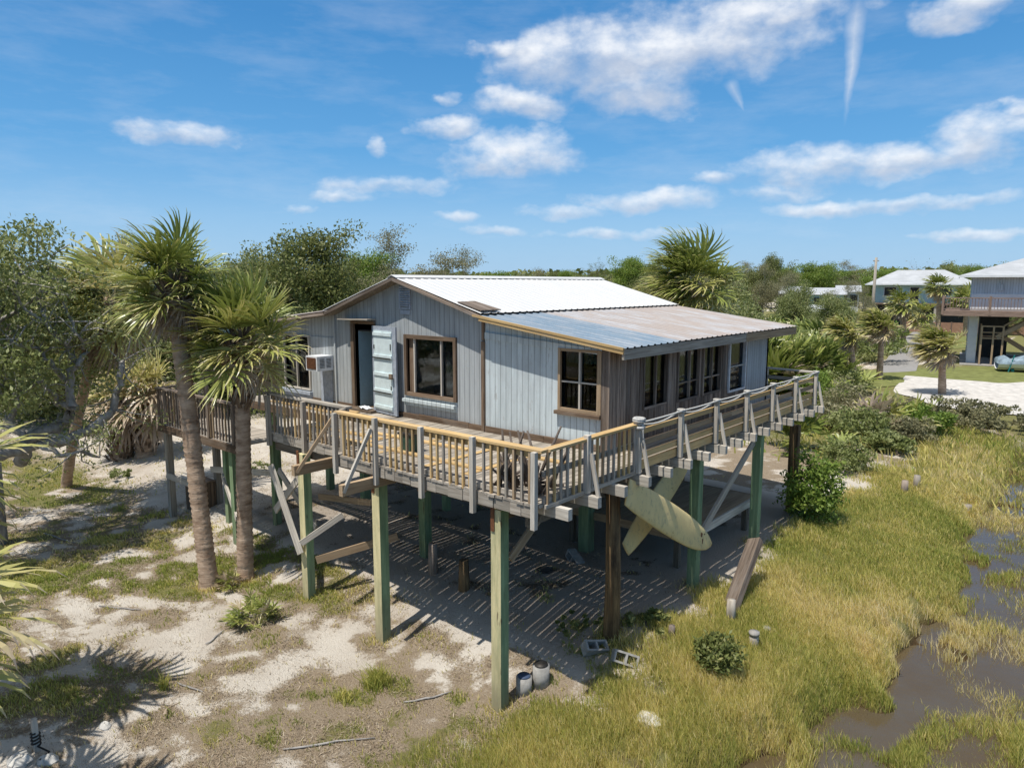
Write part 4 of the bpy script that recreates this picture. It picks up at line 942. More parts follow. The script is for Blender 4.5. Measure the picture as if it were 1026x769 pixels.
# ------------------------------------------------------------------ palms
WIND = np.array((-.72, -.55, 0.0))           # blowing towards the photo's left
class LB:                                     # leaf builder collecting quads
    def __init__(s): s.V = []; s.F = []; s.A = []
    def strip(s, pts, sides, wds, ages):
        b = len(s.V)
        for p, sd_, w_, a in zip(pts, sides, wds, ages): s.V += [p - sd_ * w_, p + sd_ * w_]; s.A += [a, a]
        for i in range(len(pts) - 1): s.F.append((b + 2 * i, b + 2 * i + 1, b + 2 * i + 3, b + 2 * i + 2))
def nrm(v): return v / (np.linalg.norm(v) + 1e-9)
def frond(lb, c, az, el, lp, lbld, age, wind=.25, nleaf=26, spread=115, pw=.018, droop=.5):
    d = np.array((math.cos(az) * math.cos(el), math.sin(az) * math.cos(el), math.sin(el))); p = np.array(c, float); pts = [p]
    K = 5; dd = d.copy()
    for i in range(K):
        dd = nrm(dd + np.array((0, 0, -.09 * (1 + droop))) + WIND * wind * .10); p = p + dd * lp / K; pts.append(p)
    side = nrm(np.cross(dd, (0, 0, 1)) + 1e-6)
    lb.strip(pts, [side] * (K + 1), [pw * 1.5] + [pw] * K, [min(1, age * .6 + .35)] * (K + 1))
    n_ = np.cross(side, dd); roll = random.uniform(-.35, .35); side = nrm(side * math.cos(roll) + n_ * math.sin(roll)); n_ = np.cross(side, dd)
    for j in range(nleaf):
        if random.random() < .10: continue
        u = (j + .5) / nleaf * 2 - 1; a = R(spread) * u
        ln = lbld * (1 - .33 * abs(u) ** 1.5) * random.uniform(.88, 1.08)
        base = p + dd * (lbld * .16 * (1 - abs(u)))       # costa continues into blade
        ld = nrm(dd * math.cos(a) + side * math.sin(a) + n_ * (.34 * abs(math.sin(a)) + .10 * (j % 2)))
        wmax = lbld * 1.15 * R(spread) / nleaf * .46; q = base.copy(); ps = [q]; sd0 = nrm(np.cross(ld, n_)); sds = [sd0]; D_ = nrm(ld + np.array([random.gauss(0, .07) for _ in range(3)]))
        g_ = droop * random.uniform(.7, 1.4)
        for (t, st) in ((.4, .03), (.3, .12), (.2, .38), (.15, .8)):
            D_ = nrm(D_ + np.array((0, 0, -st * g_)) + WIND * wind * (st + .12)); q = q + D_ * ln * t; ps.append(q); sds.append(nrm(sd0 + n_ * random.uniform(-.5, .5)))
        ag = min(1, max(0, age + random.uniform(-.08, .08)))
        lb.strip(ps, sds, [wmax * .25, wmax, wmax * .8, wmax * .42, wmax * .06], [ag, ag, ag, min(1, ag + .10), min(1, ag + .34 + random.uniform(-.05, .15))])
def palm_crown(c, nf, lp, lbld, wind, seed, dead=.2, nleaf=26, droop=.5, elmin=-45, yellow=0.):
    random.seed(seed); lb = LB(); c = np.array(c, float)
    for i in range(nf):
        t = i / (nf - 1); az = i * 2.39996 + random.uniform(-.25, .25); el = R(82 - t * (82 - elmin) + random.uniform(-9, 9))
        age = .20 + .30 * t + random.uniform(-.12, .14) + yellow
        sh = 1.
        if t > 1 - dead: age = random.uniform(.72, .98); sh = .72
        d_az = np.array((math.cos(az), math.sin(az), 0)); bias = WIND * wind * .5
        dv = d_az * math.cos(el) + np.array((0, 0, math.sin(el))) + bias; az2 = math.atan2(dv[1], dv[0]); el2 = math.atan2(dv[2], math.hypot(dv[0], dv[1]))
        frond(lb, c + np.array((random.uniform(-.08, .08), random.uniform(-.08, .08), random.uniform(-.25, .1) - .2 * t)), az2, el2, lp * random.uniform(.8, 1.15), lbld * sh * random.uniform(.85, 1.1), age, wind, nleaf, droop=droop + .5 * t + (.5 if t > 1 - dead else 0))
    return np.array(lb.V), np.array(lb.F), np.array(lb.A)
def palm(name, label, base, top, r0, r1, nf, lp, lbld, wind=.3, seed=1, dead=.2, boots=0., group=None, nleaf=26, bend=(0, 0), droop=.5, elmin=-45, yellow=0., cat='palm tree'):
    base = np.array(base, float); top = np.array(top, float); o = thing(name, label, cat, tuple(base), 0, group)
    random.seed(seed); K = 22; pts = []; rad = []
    for i in range(K + 1):
        t = i / K; p = base + (top - base) * t + np.array((bend[0], bend[1], 0)) * math.sin(t * math.pi) - (np.array((0, 0, .3)) if i == 0 else 0)
        pts.append(p); rad.append((r0 + (r1 - r0) * min(1, t * 1.6)) * (1 + .05 * random.uniform(-1, 1)) * (1.25 if i == 0 else 1))
    # ringed trunk: doubled rings for leaf-scar relief
    pp = []; rr_ = []
    nr = max(12, int(np.linalg.norm(top - base) / .055))
    for i in range(nr + 1):
        t = i / nr * K; j = min(K - 1, int(t)); f_ = t - j; pp.append(pts[j] * (1 - f_) + pts[j + 1] * f_); rr_.append((rad[j] * (1 - f_) + rad[j + 1] * f_) * (1.06 if i % 2 else .95) * random.uniform(.97, 1.03))
    mb = MB(); mb.tube(pp, rr_, 14); mb.build('trunk', M['palm_bark'], o)
    if boots > 0:
        mb = MB(); L = np.linalg.norm(top - base); nb = int(boots * 60)
        for i in range(nb):
            t = 1 - boots * (i / nb) / L; c = base + (top - base) * t + np.array((bend[0], bend[1], 0)) * math.sin(t * math.pi); a = i * 2.4
            dv = np.array((math.cos(a), math.sin(a), 0)); p0_ = c + dv * r1 * .8; p1_ = c + dv * (r1 + .12 + random.uniform(0, .12)) + np.array((0, 0, .22 + random.uniform(0, .2)))
            mb.beam(p0_ - np.array((0, 0, .06)), p1_, .09, .035, 0, dv, None, .7)
        mb.build('leaf_bases', M['boot'], o)
    V, F, A = palm_crown(top, nf, lp, lbld, wind, seed + 100, dead, nleaf, droop, elmin, yellow)
    link('crown', npmesh('crown', V - base, F, [M['palm']], {'age': A}), o); return o
bA = g(210, 588); DA = math.hypot(bA[0], bA[1]); bB = g(246, 580); DB = math.hypot(bB[0], bB[1])
palm('palm_tree', 'tall palm with leaning ringed trunk and high crown left of the house', bA, at(173, 280, DA + .3), .19, .165, 54, .46, .86, .32, 3, .36, .5, None, 38, (-.12, .05), .3, -62)
palm('palm_tree', 'shorter palm with straight trunk and bushy crown in front of the deck', bB, at(242, 338, DB), .17, .155, 52, .62, .92, .34, 5, .14, 1.5, None, 38, (.0, 0), .2, -16)
# palm with drooping brown-green crown further left, its dark trunk curving
bC = g(66, 486); 
palm('palm_tree', 'palm with dark curving trunk and drooping brown-tipped crown at left', bC, at(110, 300, math.hypot(bC[0], bC[1]) - 4.2), .15, .14, 52, .75, 1.25, .6, 8, .3, 0, None, 36, (.5, -.3), .6, -65, .12)
for px, py, lab, sd_ in ((122, 458, 'left of two stubby shaggy palms with yellow-green drooping leaves', 21), (146, 456, 'right of two stubby shaggy palms on pale sand', 22)):
    b_p = g(px, py); Dp = math.hypot(b_p[0], b_p[1]); palm('palm_tree', lab, b_p, at(px + 6, 404 if px < 130 else 392, Dp), .36, .32, 30, .6, 1.1, .2, sd_, .1, 2.2, None, 24, (0, 0), .9, -20, .34)
# two palms just left of the frame whose fronds reach in and whose shade falls across the grass
palm('palm_tree', 'palm at the left edge, only long green fronds reaching into view', (*(at(-104, 700, 12.6)[:2]), -.5), at(-100, 478, 12.6), .2, .17, 34, .75, 1.0, .25, 31, .12, 0, None, 26)
palm('palm_tree', 'low palm at left edge with yellowing fronds at mid height', (*(at(-142, 800, 9.8)[:2]), -.5), at(-132, 600, 9.8), .2, .18, 34, .75, .9, .2, 33, .3, 0, None, 26, yellow=.15)
# behind the house and beyond
pb = at(692, 284, 28.5); palm('palm_tree', 'full windswept palm crown rising right behind the house roof', (pb[0], pb[1], -.1), at(697, 282, 28.5), .25, .22, 64, .8, 1.4, .6, 43, .06, 0, None, 36, (0, 0), .35, -48, -.02)
far_palms = [(857, 388, 338, .95, 'windswept palm nearest the walkway end, leaning trunk by the driveway', 51, -6), (881, 380, 330, 1.0, 'palm with split trunk beside the driveway, behind the windswept leaning one', 52, 3), (944, 395, 350, 1.05, 'windswept palm with straight trunk on white driveway, brown hanging fronds', 53, 0)]
for px, py, ty, s_, lab, sd_, lean in far_palms:
    b_p = g(px, py); Dp = math.hypot(b_p[0], b_p[1]); palm('palm_tree', lab, b_p, at(px + lean, ty - 4, Dp), .2 * s_, .17, 36, .55 * s_, 1.05 * s_, 1.0, sd_, .18, .8, None, 22, (0, 0), .3, -18, .14)
for px, py, ty, lab, sd_ in ((905, 346, 303, 'tall dark palm beside the road near the parked trailer', 61), (925, 340, 314, 'smaller palm right of the trailer by the pale road', 62), (941, 322, 287, 'slim palm in front of the mint green house', 63), (968, 330, 300, 'slim palm under the far house deck', 64), (893, 322, 296, 'far palm left of the mint green house', 65), (985, 318, 283, 'far palm behind the right-hand house roof edge', 66)):
    Dp = math.hypot(*g(px, py)[:2]); Dp = min(Dp, 100 if sd_ < 65 else 130); b_p = at(px, py, Dp); b_p[2] = -.1
    palm('palm_tree', lab, b_p, at(px, ty, Dp), .26, .24, 28, .8, 1.3, .5, sd_, .2, 0, None, 16, (0, 0), .4, -45)

# saw palmettos: clumps of fans from the ground
def palmetto_mesh(seed, nf, lp, lbld, wind, dead, yellow):
    random.seed(seed); lb = LB()
    for i in range(nf):
        t = i / nf; az = random.uniform(0, 6.28); el = R(random.uniform(15, 80)); c = np.array((random.gauss(0, .25), random.gauss(0, .25), .05))
        frond(lb, c, az, el, lp * random.uniform(.6, 1.2), lbld * random.uniform(.7, 1.1), (random.uniform(.7, .95) if random.random() < dead else random.uniform(.05, .4) + yellow), wind, 16, 110, .014, .35)
    return npmesh('leaves', np.array(lb.V), np.array(lb.F), [M['palm']], {'age': np.array(lb.A)})
PM = [palmetto_mesh(1, 26, .8, .7, .5, .08, 0), palmetto_mesh(2, 20, .6, .6, .5, .3, .12), palmetto_mesh(3, 30, 1.0, .8, .4, .05, -.05)]
def palmetto(px, py, s_, kind, label, rz=0., group='saw palmettos'):
    p = g(px, py); o = thing('saw_palmetto', label, 'palmetto', tuple(p), rz, group); o.scale = (s_,) * 3
    link('leaves', PM[kind], o); return o
palmetto(258, 622, .42, 0, 'low green palmetto clump at the foot of the front palms', .5, None)
palmetto(228, 588, .34, 1, 'small yellowish palmetto between two front palm trunks', 1.5, None)
palmetto(878, 432, 1.5, 1, 'big brown and yellow palmetto blown over beside the marsh', 2.0, None)
palmetto(912, 424, 1.0, 0, 'green palmetto right of the brown blown-over one', .3, None)
palmetto(802, 452, 1.0, 2, 'dark green palmetto just past the walkway end', 1.2, None)
for i in range(46):
    t = i / 46; px = random.uniform(742, 850); py = random.uniform(352, 398)
    if px > 838 and py > 380: continue
    palmetto(px, py - 2, random.uniform(1.1, 2.2), random.choice((0, 2, 2, 1)), 'one of many saw palmettos in thicket beyond the house, right side', random.uniform(0, 6.28), 'saw palmettos in the thicket beyond the house')

# ------------------------------------------------------------------ broadleaf trees and shrubs
def branchy(seed, H, trunk_r, spread, nlev=4, kids=(3, 4), up=.35, wig=.25, split=.35, first=.35):
    r_ = random.Random(seed); mb = MB(); tips = []
    def rec(p, d, L, rad, lev):
        n = 4; pts = [p]; rr_ = [rad]; dd = d.copy()
        for i in range(n):
            dd = nrm(dd + np.array((r_.gauss(0, wig * (.35 if lev == 0 else 1)), r_.gauss(0, wig * (.35 if lev == 0 else 1)), r_.gauss(0, wig) + up * .12))); p = p + dd * L / n; pts.append(p); rr_.append(rad * (1 - .55 * (i + 1) / n))
        mb.tube(pts, rr_, 8 if lev == 0 else (6 if lev == 1 else 4), cap=lev == 0)
        if lev >= nlev - 2: tips.extend([(q, lev) for q in pts[2:]])
        if lev >= nlev - 1: return
        az0 = r_.uniform(0, 6.28)
        for kk in range(r_.randint(*kids)):
            t = r_.uniform(first if lev == 0 else .3, 1.0); i = min(n - 1, int(t * n)); q = pts[i] * (1 - (t * n - i)) + pts[i + 1] * (t * n - i) if i < n else pts[-1]
            a = r_.uniform(-.5, .5) + az0 + kk * 2.4; s_ = nrm(np.cross(dd, (math.cos(a), math.sin(a), .3))); nd = nrm(dd * (1 - split) + s_ * spread + np.array((0, 0, up * .5)))
            rec(q, nd, L * r_.uniform(.55, .8), rr_[min(i + 1, n)] * .72, lev + 1)
    rec(np.array((0, 0, -.2)), np.array((r_.uniform(-.15, .15), r_.uniform(-.15, .15), 1.)), H, trunk_r, 0)
    return mb, tips
def leafcloud(centers, n, sig, size, seed, flat=.6, aspect=.5, shade=True):
    r_ = np.random.default_rng(seed); C_ = np.array(centers); idx = r_.integers(0, len(C_), n); c0 = C_[idx]; off = np.clip(r_.normal(0, .8, (n, 3)), -1.3, 1.3) * sig * np.array((1, 1, flat)); P = c0 + off
    a = r_.normal(0, 1, (n, 3)); a /= np.linalg.norm(a, axis=1)[:, None]; b = r_.normal(0, 1, (n, 3)); b -= a * (a * b).sum(1)[:, None]; b /= np.linalg.norm(b, axis=1)[:, None]
    s_ = size * r_.uniform(.6, 1.3, n)[:, None]; u = a * s_; v = b * s_ * aspect
    V = np.stack([P - u, P + v * .9 - u * .1, P + u, P - v * .9 - u * .1], 1).reshape(-1, 3); F = np.arange(4 * n).reshape(n, 4)
    clump = r_.uniform(-.22, .22, len(C_))[idx]; age = np.clip(.45 + clump + r_.normal(0, .13, n), 0, 1)
    return V, F, np.repeat(age, 4)
def tree_mesh(seed, H, tr, spread, nl, sig, size, leaf, bark='bark', **kw):
    mb, tips = branchy(seed, H, tr, spread, **kw); V, F, A = leafcloud([t[0] for t in tips], nl, sig, size, seed)
    return mb, npmesh('crown', V, F, [M[leaf]], {'age': A})
TREES = {}
def tree_proto(key, name, label, *a, **kw):
    mb, cm = tree_mesh(*a, **kw); root = thing(name, label, 'tree'); bark = kw.get('bark', 'bark')
    t = mb.build('trunk', M[bark], root); link('crown', cm, root); TREES[key] = [root, False]
def height(root):
    return max(v.co.z for v in root.children[1].data.vertices)
def put(key, px, topy, D, label, group=None, wide=1., rz=None):
    root, used = TREES[key]; p = at(px, 300, D); z0 = gz(p[0], p[1]) if D < 60 else -.1; ztop = at(px, topy, D)[2]
    if 'h' not in root: root['h'] = height(root)
    s_ = (ztop - z0) / root['h']; rz = random.uniform(0, 6.28) if rz is None else rz
    if not used: TREES[key][1] = True; o = root; o.location = (p[0], p[1], z0); o.rotation_euler = (0, 0, rz); o['label'] = label; o.scale = (s_ * wide, s_ * wide, s_)
    else: o = dup(root, (p[0], p[1], z0), rz, (s_ * wide, s_ * wide, s_), label)
    if group: o['group'] = group
    elif 'group' in o: del o['group']
    return o
tree_proto('oak', 'oak_tree', 'x', 11, 3.0, .2, .85, 32000, .19, .036, 'oak_leaf', nlev=5, kids=(3, 4), up=.22, wig=.32, first=.3)
tree_proto('dense', 'broadleaf_tree', 'x', 12, 3.0, .2, .75, 46000, .34, .058, 'dark_leaf', bark='dark_bark', nlev=4, kids=(5, 7), up=.4)
tree_proto('bushy', 'broadleaf_tree', 'x', 15, 2.4, .2, .85, 40000, .33, .058, 'oak_leaf', bark='dark_bark', nlev=4, kids=(5, 6), up=.35, first=.2)
tree_proto('grey', 'sparse_tree', 'x', 13, 2.6, .14, .6, 16000, .24, .042, 'grey_leaf', nlev=5, kids=(3, 4), up=.5, wig=.2)
tree_proto('bright', 'broadleaf_tree', 'x', 14, 2.4, .18, .7, 32000, .33, .058, 'bright_leaf', nlev=4, kids=(4, 6), up=.4)
tree_proto('pine', 'pine_tree', 'x', 16, 5.5, .18, .8, 9000, .3, .06, 'dark_leaf', bark='dark_bark', nlev=3, kids=(8, 10), up=.15, first=.72)
tree_proto('bare', 'bare_tree', 'x', 17, 3.0, .13, .6, 500, .3, .06, 'grey_leaf', nlev=5, kids=(3, 5), up=.5, wig=.2)
put('oak', -34, 202, 21.5, 'spreading oak with grey limbs and pale leaves at the left edge', None, .9, .4)
o = thing('oak_tree', 'low leaning oak with bare crooked grey limbs sprawling over the sand', 'tree', tuple(g(22, 462)))
LIMBS = [([(22, 466), (26, 440), (48, 432), (66, 424), (73, 408), (69, 385), (76, 368), (66, 345), (48, 325), (36, 300)], 20.5, .17, .04), ([(-30, 462), (10, 452), (40, 444), (70, 440), (98, 426), (112, 408), (119, 385), (122, 362)], 20, .16, .07),
         ([(69, 385), (50, 362), (34, 350), (12, 342)], 20.5, .07, .025), ([(73, 408), (58, 402), (40, 382), (20, 392), (0, 384)], 20.3, .08, .03), ([(76, 368), (86, 352), (80, 338), (92, 322)], 20.5, .06, .02), ([(26, 440), (10, 420), (18, 400), (4, 372), (14, 352)], 20.2, .09, .025),
         ([(66, 345), (74, 322), (62, 300), (66, 280)], 20.5, .05, .015), ([(48, 325), (26, 312), (14, 290), (20, 268)], 20.6, .05, .015), ([(40, 444), (58, 455), (80, 452), (100, 458)], 19.6, .07, .02)]
mb = MB(); tips_ = []; random.seed(77)
for path, D0, r0_, r1_ in LIMBS:
    pts = [at(x_, y_, D0 + random.uniform(-.5, .5)) for x_, y_ in path]; fine_ = []
    for a_, b_2 in zip(pts[:-1], pts[1:]):
        for t in (0, .33, .66): fine_.append(a_ * (1 - t) + b_2 * t + np.array([random.gauss(0, .035) for _ in range(3)]))
    fine_.append(pts[-1]); mb.tube(fine_, list(np.linspace(r0_, r1_, len(fine_))), 8)
    for q_ in fine_[len(fine_) // 2:]:
        for _ in range(2):
            e_ = q_ + np.array([random.gauss(0, .45), random.gauss(0, .45), random.gauss(.15, .35)]); mb.tube([q_, (q_ + e_) / 2 + np.array([random.gauss(0, .06) for _ in range(3)]), e_], [.022, .015, .007], 4, cap=False); tips_ += [e_, e_, (q_ + e_) / 2]
mb.build('trunk', M['bark'], o); V, F, A = leafcloud(np.array(tips_) - np.array(o.location), 6500, .22, .045, 78); link('crown', npmesh('crown', V, F, [M['oak_leaf']], {'age': np.clip(A + .12, 0, 1)}), o)
put('bushy', 62, 262, 34, 'green bushy tree behind the left oak limbs', None, 0.86)
put('bushy', 20, 262, 40, 'bright olive tree behind the sprawling oak at left edge', None, 1.1)
put('bright', 84, 285, 38, 'bright green bushy tree behind the leaning oak limbs', None, 1.2)
put('bushy', 128, 268, 37, 'olive tree between leaning oak and tall palm', None, 1.1)
put('dense', 215, 285, 38, 'dark olive tree directly behind the two front palms', None, 1.1)
put('bright', 50, 330, 36, 'low bright green tree beyond the pale sand at left', None, 1.4)
put('bright', 165, 325, 37, 'low bright green tree behind the landing rail', None, 1.3)
put('grey', 100, 236, 42, 'grey-green thin tree between left oak and the tall palm', None, 0.86)
put('dense', 288, 230, 46, 'big dense olive tree rising behind the left end of house', None, 0.94, 1.0)
put('bushy', 238, 250, 52, 'olive tree just left of the big dense one behind house', None, 0.94)
put('dense', 340, 262, 58, 'dark bushy tree right of the big dense one behind house', None, 0.94)
put('bright', 372, 253, 70, 'green tree peeping over the left roof slope', None, 0.94)
put('grey', 428, 229, 54, 'sparse twiggy tree rising behind the roof ridge', None, 1.08, .6)
put('grey', 458, 246, 58, 'shorter twiggy tree right of the taller one behind ridge', None, 0.94)
put('bushy', 318, 300, 42, 'low bushy tree close behind the left roof edge', None, 1.08)
put('bushy', 262, 300, 36, 'low dark tree behind the front palm crown', None, 1.08)
put('dense', 200, 262, 46, 'dark tree behind the tall palm crown', None, 0.86)
put('bushy', 150, 310, 48, 'dark bush behind the two stubby shaggy palms', None, 1.15)
put('bushy', 30, 345, 46, 'dark low bush under the left oak limbs', None, 1.30)
put('grey', 95, 345, 48, 'dark low bush beyond the sand at left', None, 1.30)
put('pine', 596, 258, 125, 'lone round-topped pine over the right end of ridge', None, 0.72)
put('bright', 628, 259, 120, 'bushy green tree right of the lone pine', None, 1.01)
put('dense', 648, 264, 95, 'dark tree left of windswept palm crown', None, 0.86)
put('dense', 762, 256, 105, 'tallest dark tree right of the windswept palm', None, 0.72)
put('grey', 782, 263, 100, 'grey-green tree right of the tallest dark one', None, 1.01)
put('bright', 818, 264, 125, 'bright green round tree above the pale cabins', None, 0.94)
put('grey', 850, 272, 130, 'brownish tree right of the bright green round one', None, 1.08)
put('bushy', 806, 283, 78, 'olive tree partly hiding the teal-awning cabin', None, .8)
put('grey', 842, 280, 82, 'thin grey tree between the pale cabins', None, .9)
put('bushy', 826, 294, 66, 'low bush tree before the low shed roof', None, 1.0)
put('grey', 778, 272, 80, 'grey twiggy tree left of the cream cabin', None, .9)
put('bushy', 748, 284, 48, 'low green tree right of the windswept palm', None, 1.1)
put('grey', 862, 286, 90, 'thin grey tree left beside the utility pole', None, .9)
put('bare', 905, 255, 190, 'bare grey tree behind the mint green house', None, 0.86)
put('bare', 938, 258, 185, 'second bare grey tree over the mint house roof', None, 0.86)
put('grey', 884, 266, 150, 'greyish tree left behind the mint house roof', None, 0.94)
put('bushy', 860, 312, 80, 'green bush tree left of the tall dark roadside palm', None, 1.30)
put('bushy', 1000, 300, 105, 'green tree behind the right-hand stilt house', None, 1.08)
n_ = 0
for i in range(130):                        # the wood along the horizon, tree by tree
    px = -40 + i * 8.6 + random.uniform(-4, 4); D = random.uniform(130, 230)
    k_ = random.choice(['dense', 'bushy', 'grey', 'grey', 'bright', 'grey', 'bare', 'bushy'])
    ty = random.gauss(274, 2.2) if px < 640 else random.gauss(269, 2.8)
    put(k_, px, ty, D, 'one of the many distant trees in the wood along the horizon', 'distant trees along the horizon', random.uniform(.9, 1.5))
# far wood as a mass behind
r_ = np.random.default_rng(5); n = 17000
az = YAW + np.radians(r_.uniform(-42, 42, n)); D = r_.uniform(240, 420, n); hh = 8.5 + 3.2 * fbm(az * 60, D * .03, 3, 3)
P = np.stack([-np.sin(az) * D, np.cos(az) * D, r_.uniform(0, 1, n) ** .7 * hh], 1)
V, F, A = leafcloud(P, n * 2, 1.2, 1.0, 6, .5, .8); tag(link('woodland', npmesh('woodland', V, F, [M['dark_leaf']], {'age': A})), 'low dark green wood along the whole horizon', 'wood', None, 'stuff')

def shrub(name, px, py, w_, h, n, size, leaf, label, seed, cat='shrub', group=None):
    p = g(px, py); o = thing(name, label, cat, tuple(p), 0, group); mb, tips = branchy(seed, h * .45, .025, .9, nlev=3, kids=(5, 7), up=.5, first=.1); mb.build('stem', M['bark'], o)
    r_ = np.random.default_rng(seed); c_ = r_.normal(0, 1, (max(18, n // 60), 3)); c_ /= np.linalg.norm(c_, axis=1)[:, None]; c_ *= r_.uniform(.3, 1, len(c_))[:, None] ** .6; c_ *= np.array((w_ / 2, w_ / 2, h / 2)); c_[:, 2] += h * .48; c_[:, 2] = np.maximum(c_[:, 2], .08)
    V, F, A = leafcloud(c_ * (1 + .35 * (r_.random((len(c_), 1)) - .5)), n, min(w_, h) * .16, size, seed); V[:, 2] = np.maximum(V[:, 2], -.1); link('leaves', npmesh('leaves', V, F, [M[leaf]], {'age': A}), o); return o
shrub('shrub', 717, 672, .62, .62, 2600, .045, 'dark_leaf', 'round dark green shrub in the marsh grass near fallen plank', 71)
shrub('shrub', 812, 522, 1.3, 1.7, 5000, .06, 'bright_leaf', 'tall bright green shrub beyond the far walkway post', 72)
shrub('shrub', 846, 470, 1.8, 1.0, 3600, .06, 'oak_leaf', 'broad olive green shrub between walkway end and marsh', 73)
shrub('shrub', 905, 440, 2.0, .9, 3000, .07, 'grey_leaf', 'low grey-green shrub at the far marsh edge', 74)
shrub('shrub', 842, 415, 2.0, 1.6, 2200, .07, 'grey_leaf', 'thin twiggy grey shrub near the walkway end', 75)
shrub('shrub', 960, 425, 3.5, 1.1, 3500, .08, 'grey_leaf', 'low grey-green shrub below the driveway palm', 76)
shrub('shrub', 1000, 428, 3.2, .9, 2600, .08, 'grey_leaf', 'low grey-green shrub below driveway at right edge', 77)
shrub('ground_creeper', 575, 628, 1.1, .16, 900, .035, 'dark_leaf', 'dark green creeping weeds on shaded sand between corner post and brown post', 81, 'creeper')
shrub('shrub', 650, 628, .9, .28, 900, .04, 'dark_leaf', 'low dark creeping plant by the old brown post', 78)
shrub('shrub', 120, 480, .9, .35, 500, .05, 'oak_leaf', 'small green weed on the pale sand at left', 79)
shrub('shrub', 258, 475, .9, .35, 300, .05, 'oak_leaf', 'small weed on sand behind the front palms', 80)
for i, (px, py, w_, h_, lf, lab) in enumerate(((836, 428, 1.9, .9, 'grey_leaf', 'greyish low bush below the twiggy grey shrub'), (862, 440, 2.2, 1.2, 'oak_leaf', 'olive bush right of the broad olive green shrub'), (890, 452, 1.8, .7, 'oak_leaf', 'olive low bush at the marsh edge near the blown-over palmetto'), (840, 396, 2.6, 1.5, 'oak_leaf', 'olive bush behind the far corner of walkway'), (925, 432, 2.4, 1.0, 'bright_leaf', 'bright bush below the driveway between two grey-green shrubs'), (820, 404, 2.4, 1.7, 'bright_leaf', 'bright bush close behind the walkway far rail'))):
    shrub('shrub', px, py, w_, h_, 4200, .075, lf, lab, 120 + i)
for i, (px, py) in enumerate(((765, 330), (800, 326), (832, 330), (858, 340), (775, 345), (815, 348), (845, 352), (740, 345), (870, 352), (868, 362))):
    D_ = random.uniform(45, 75); p = at(px, py, D_)
    shrub('shrub', px, max(py, 345), 5.5, 2.6, 2600, .17, ('bright_leaf', 'oak_leaf', 'bright_leaf', 'dark_leaf')[i % 4], 'one of the bright bushes in thicket beyond the house, right side', 90 + i, 'shrub', 'bushes in the thicket beyond the house')
# ------------------------------------------------------------------ grass
def blades(name, P, h, w_, age, lean, label, cat='grass', kind='stuff', mat='grass'):
    n = len(P); r_ = np.random.default_rng(len(P)); a = r_.uniform(0, 6.28, n); s_ = np.stack([np.cos(a), np.sin(a), np.zeros(n)], 1); b = r_.uniform(0, 6.28, n)
    l = np.stack([np.cos(b), np.sin(b), np.zeros(n)], 1) * (lean * r_.uniform(.2, 1.3, n))[:, None] + WIND * .12
    h = h[:, None]; w_ = w_[:, None]
    m1 = P + np.array((0, 0, 1.)) * h * .55 + l * h * .3; tp = P + np.array((0, 0, 1.)) * h * .96 + l * h
    V = np.stack([P - s_ * w_, P + s_ * w_, m1 - s_ * w_ * .8, m1 + s_ * w_ * .8, tp - s_ * w_ * .15, tp + s_ * w_ * .15], 1).reshape(-1, 3); i = np.arange(n)[:, None] * 6
    F = np.concatenate([i + np.array([[0, 1, 3, 2]]), i + np.array([[2, 3, 5, 4]])], 0)
    A = np.repeat(age, 6) + np.tile([-.06, -.06, 0, 0, .1, .1], n)
    o = link(name, npmesh(name, V, F, [M[mat]], {'age': np.clip(A, 0, 1)})); return tag(o, label, cat, None, kind)
r_ = np.random.default_rng(12)
def scatter(x0, x1, y0, y1, n): return r_.uniform(x0, x1, n), r_.uniform(y0, y1, n)
def infov(x, y, mx=1.06):
    d = np.stack([x, y], 1) @ np.array([[math.cos(YAW), -math.sin(YAW)], [math.sin(YAW), math.cos(YAW)]]); return (np.abs(d[:, 0]) < d[:, 1] * .74 * mx + 1)
# marsh grass
xs_, ys_ = [], []
for (x0, x1, y0, y1, n) in ((-7.5, 1.5, 5, 14, 560000), (-7.5, 2, 14, 26, 320000), (-9, 3, 26, 52, 120000)):
    a, b = scatter(x0, x1, y0, y1, n); xs_.append(a); ys_.append(b)
x = np.concatenate(xs_); y = np.concatenate(ys_); gm_, _, _, _ = masks(x, y)
marsh = ss(-6.0, -4.9, x + (fbm(x * 1.1, y * 1.1, 4, 31) - .5) * 1.4 + ss(9.5, 7.2, y) * .9); marsh = np.maximum(marsh, ss(-7.3, -6.0, x + (fbm(x * 1.1, y * 1.1, 4, 31) - .5) * 1.5) * ss(8.6, 7.6, y))
marsh = marsh * (1 - ss(34, 38, y + (fbm(x * .5, y * .5, 3, 33) - .5) * 3)); z = zg(x, y); cl_ = fbm(x * 1.6, y * 1.6, 3, 61); dep = z - WATER
wet = ss(-.05, .07, dep) * (1 - .1 * creek(x, y)) + creek(x, y) * .30 * ss(.34, .58, fbm(x * .9, y * .6, 3, 44))
keep = (r_.random(len(x)) < marsh * wet * ss(.15, .42, cl_)) & infov(x, y)
x, y, z, cl_, dep = x[keep], y[keep], z[keep], cl_[keep], dep[keep]; n = len(x); dist = np.hypot(x, y)
patch = fbm(x * .5, y * .5, 4, 71)
age = np.clip(.40 + (patch - .5) * 1.3 + r_.normal(0, .22, n), 0, 1)
blades('marsh_grass', np.stack([x, y, z - .03], 1), (.10 + .17 * patch) * r_.uniform(.5, 1.35, n), .0052 * np.clip(dist / 12, .8, 3.2) * r_.uniform(.7, 1.3, n), age, np.full(n, .35), 'yellow-green marsh grass filling the bank beside the creek')
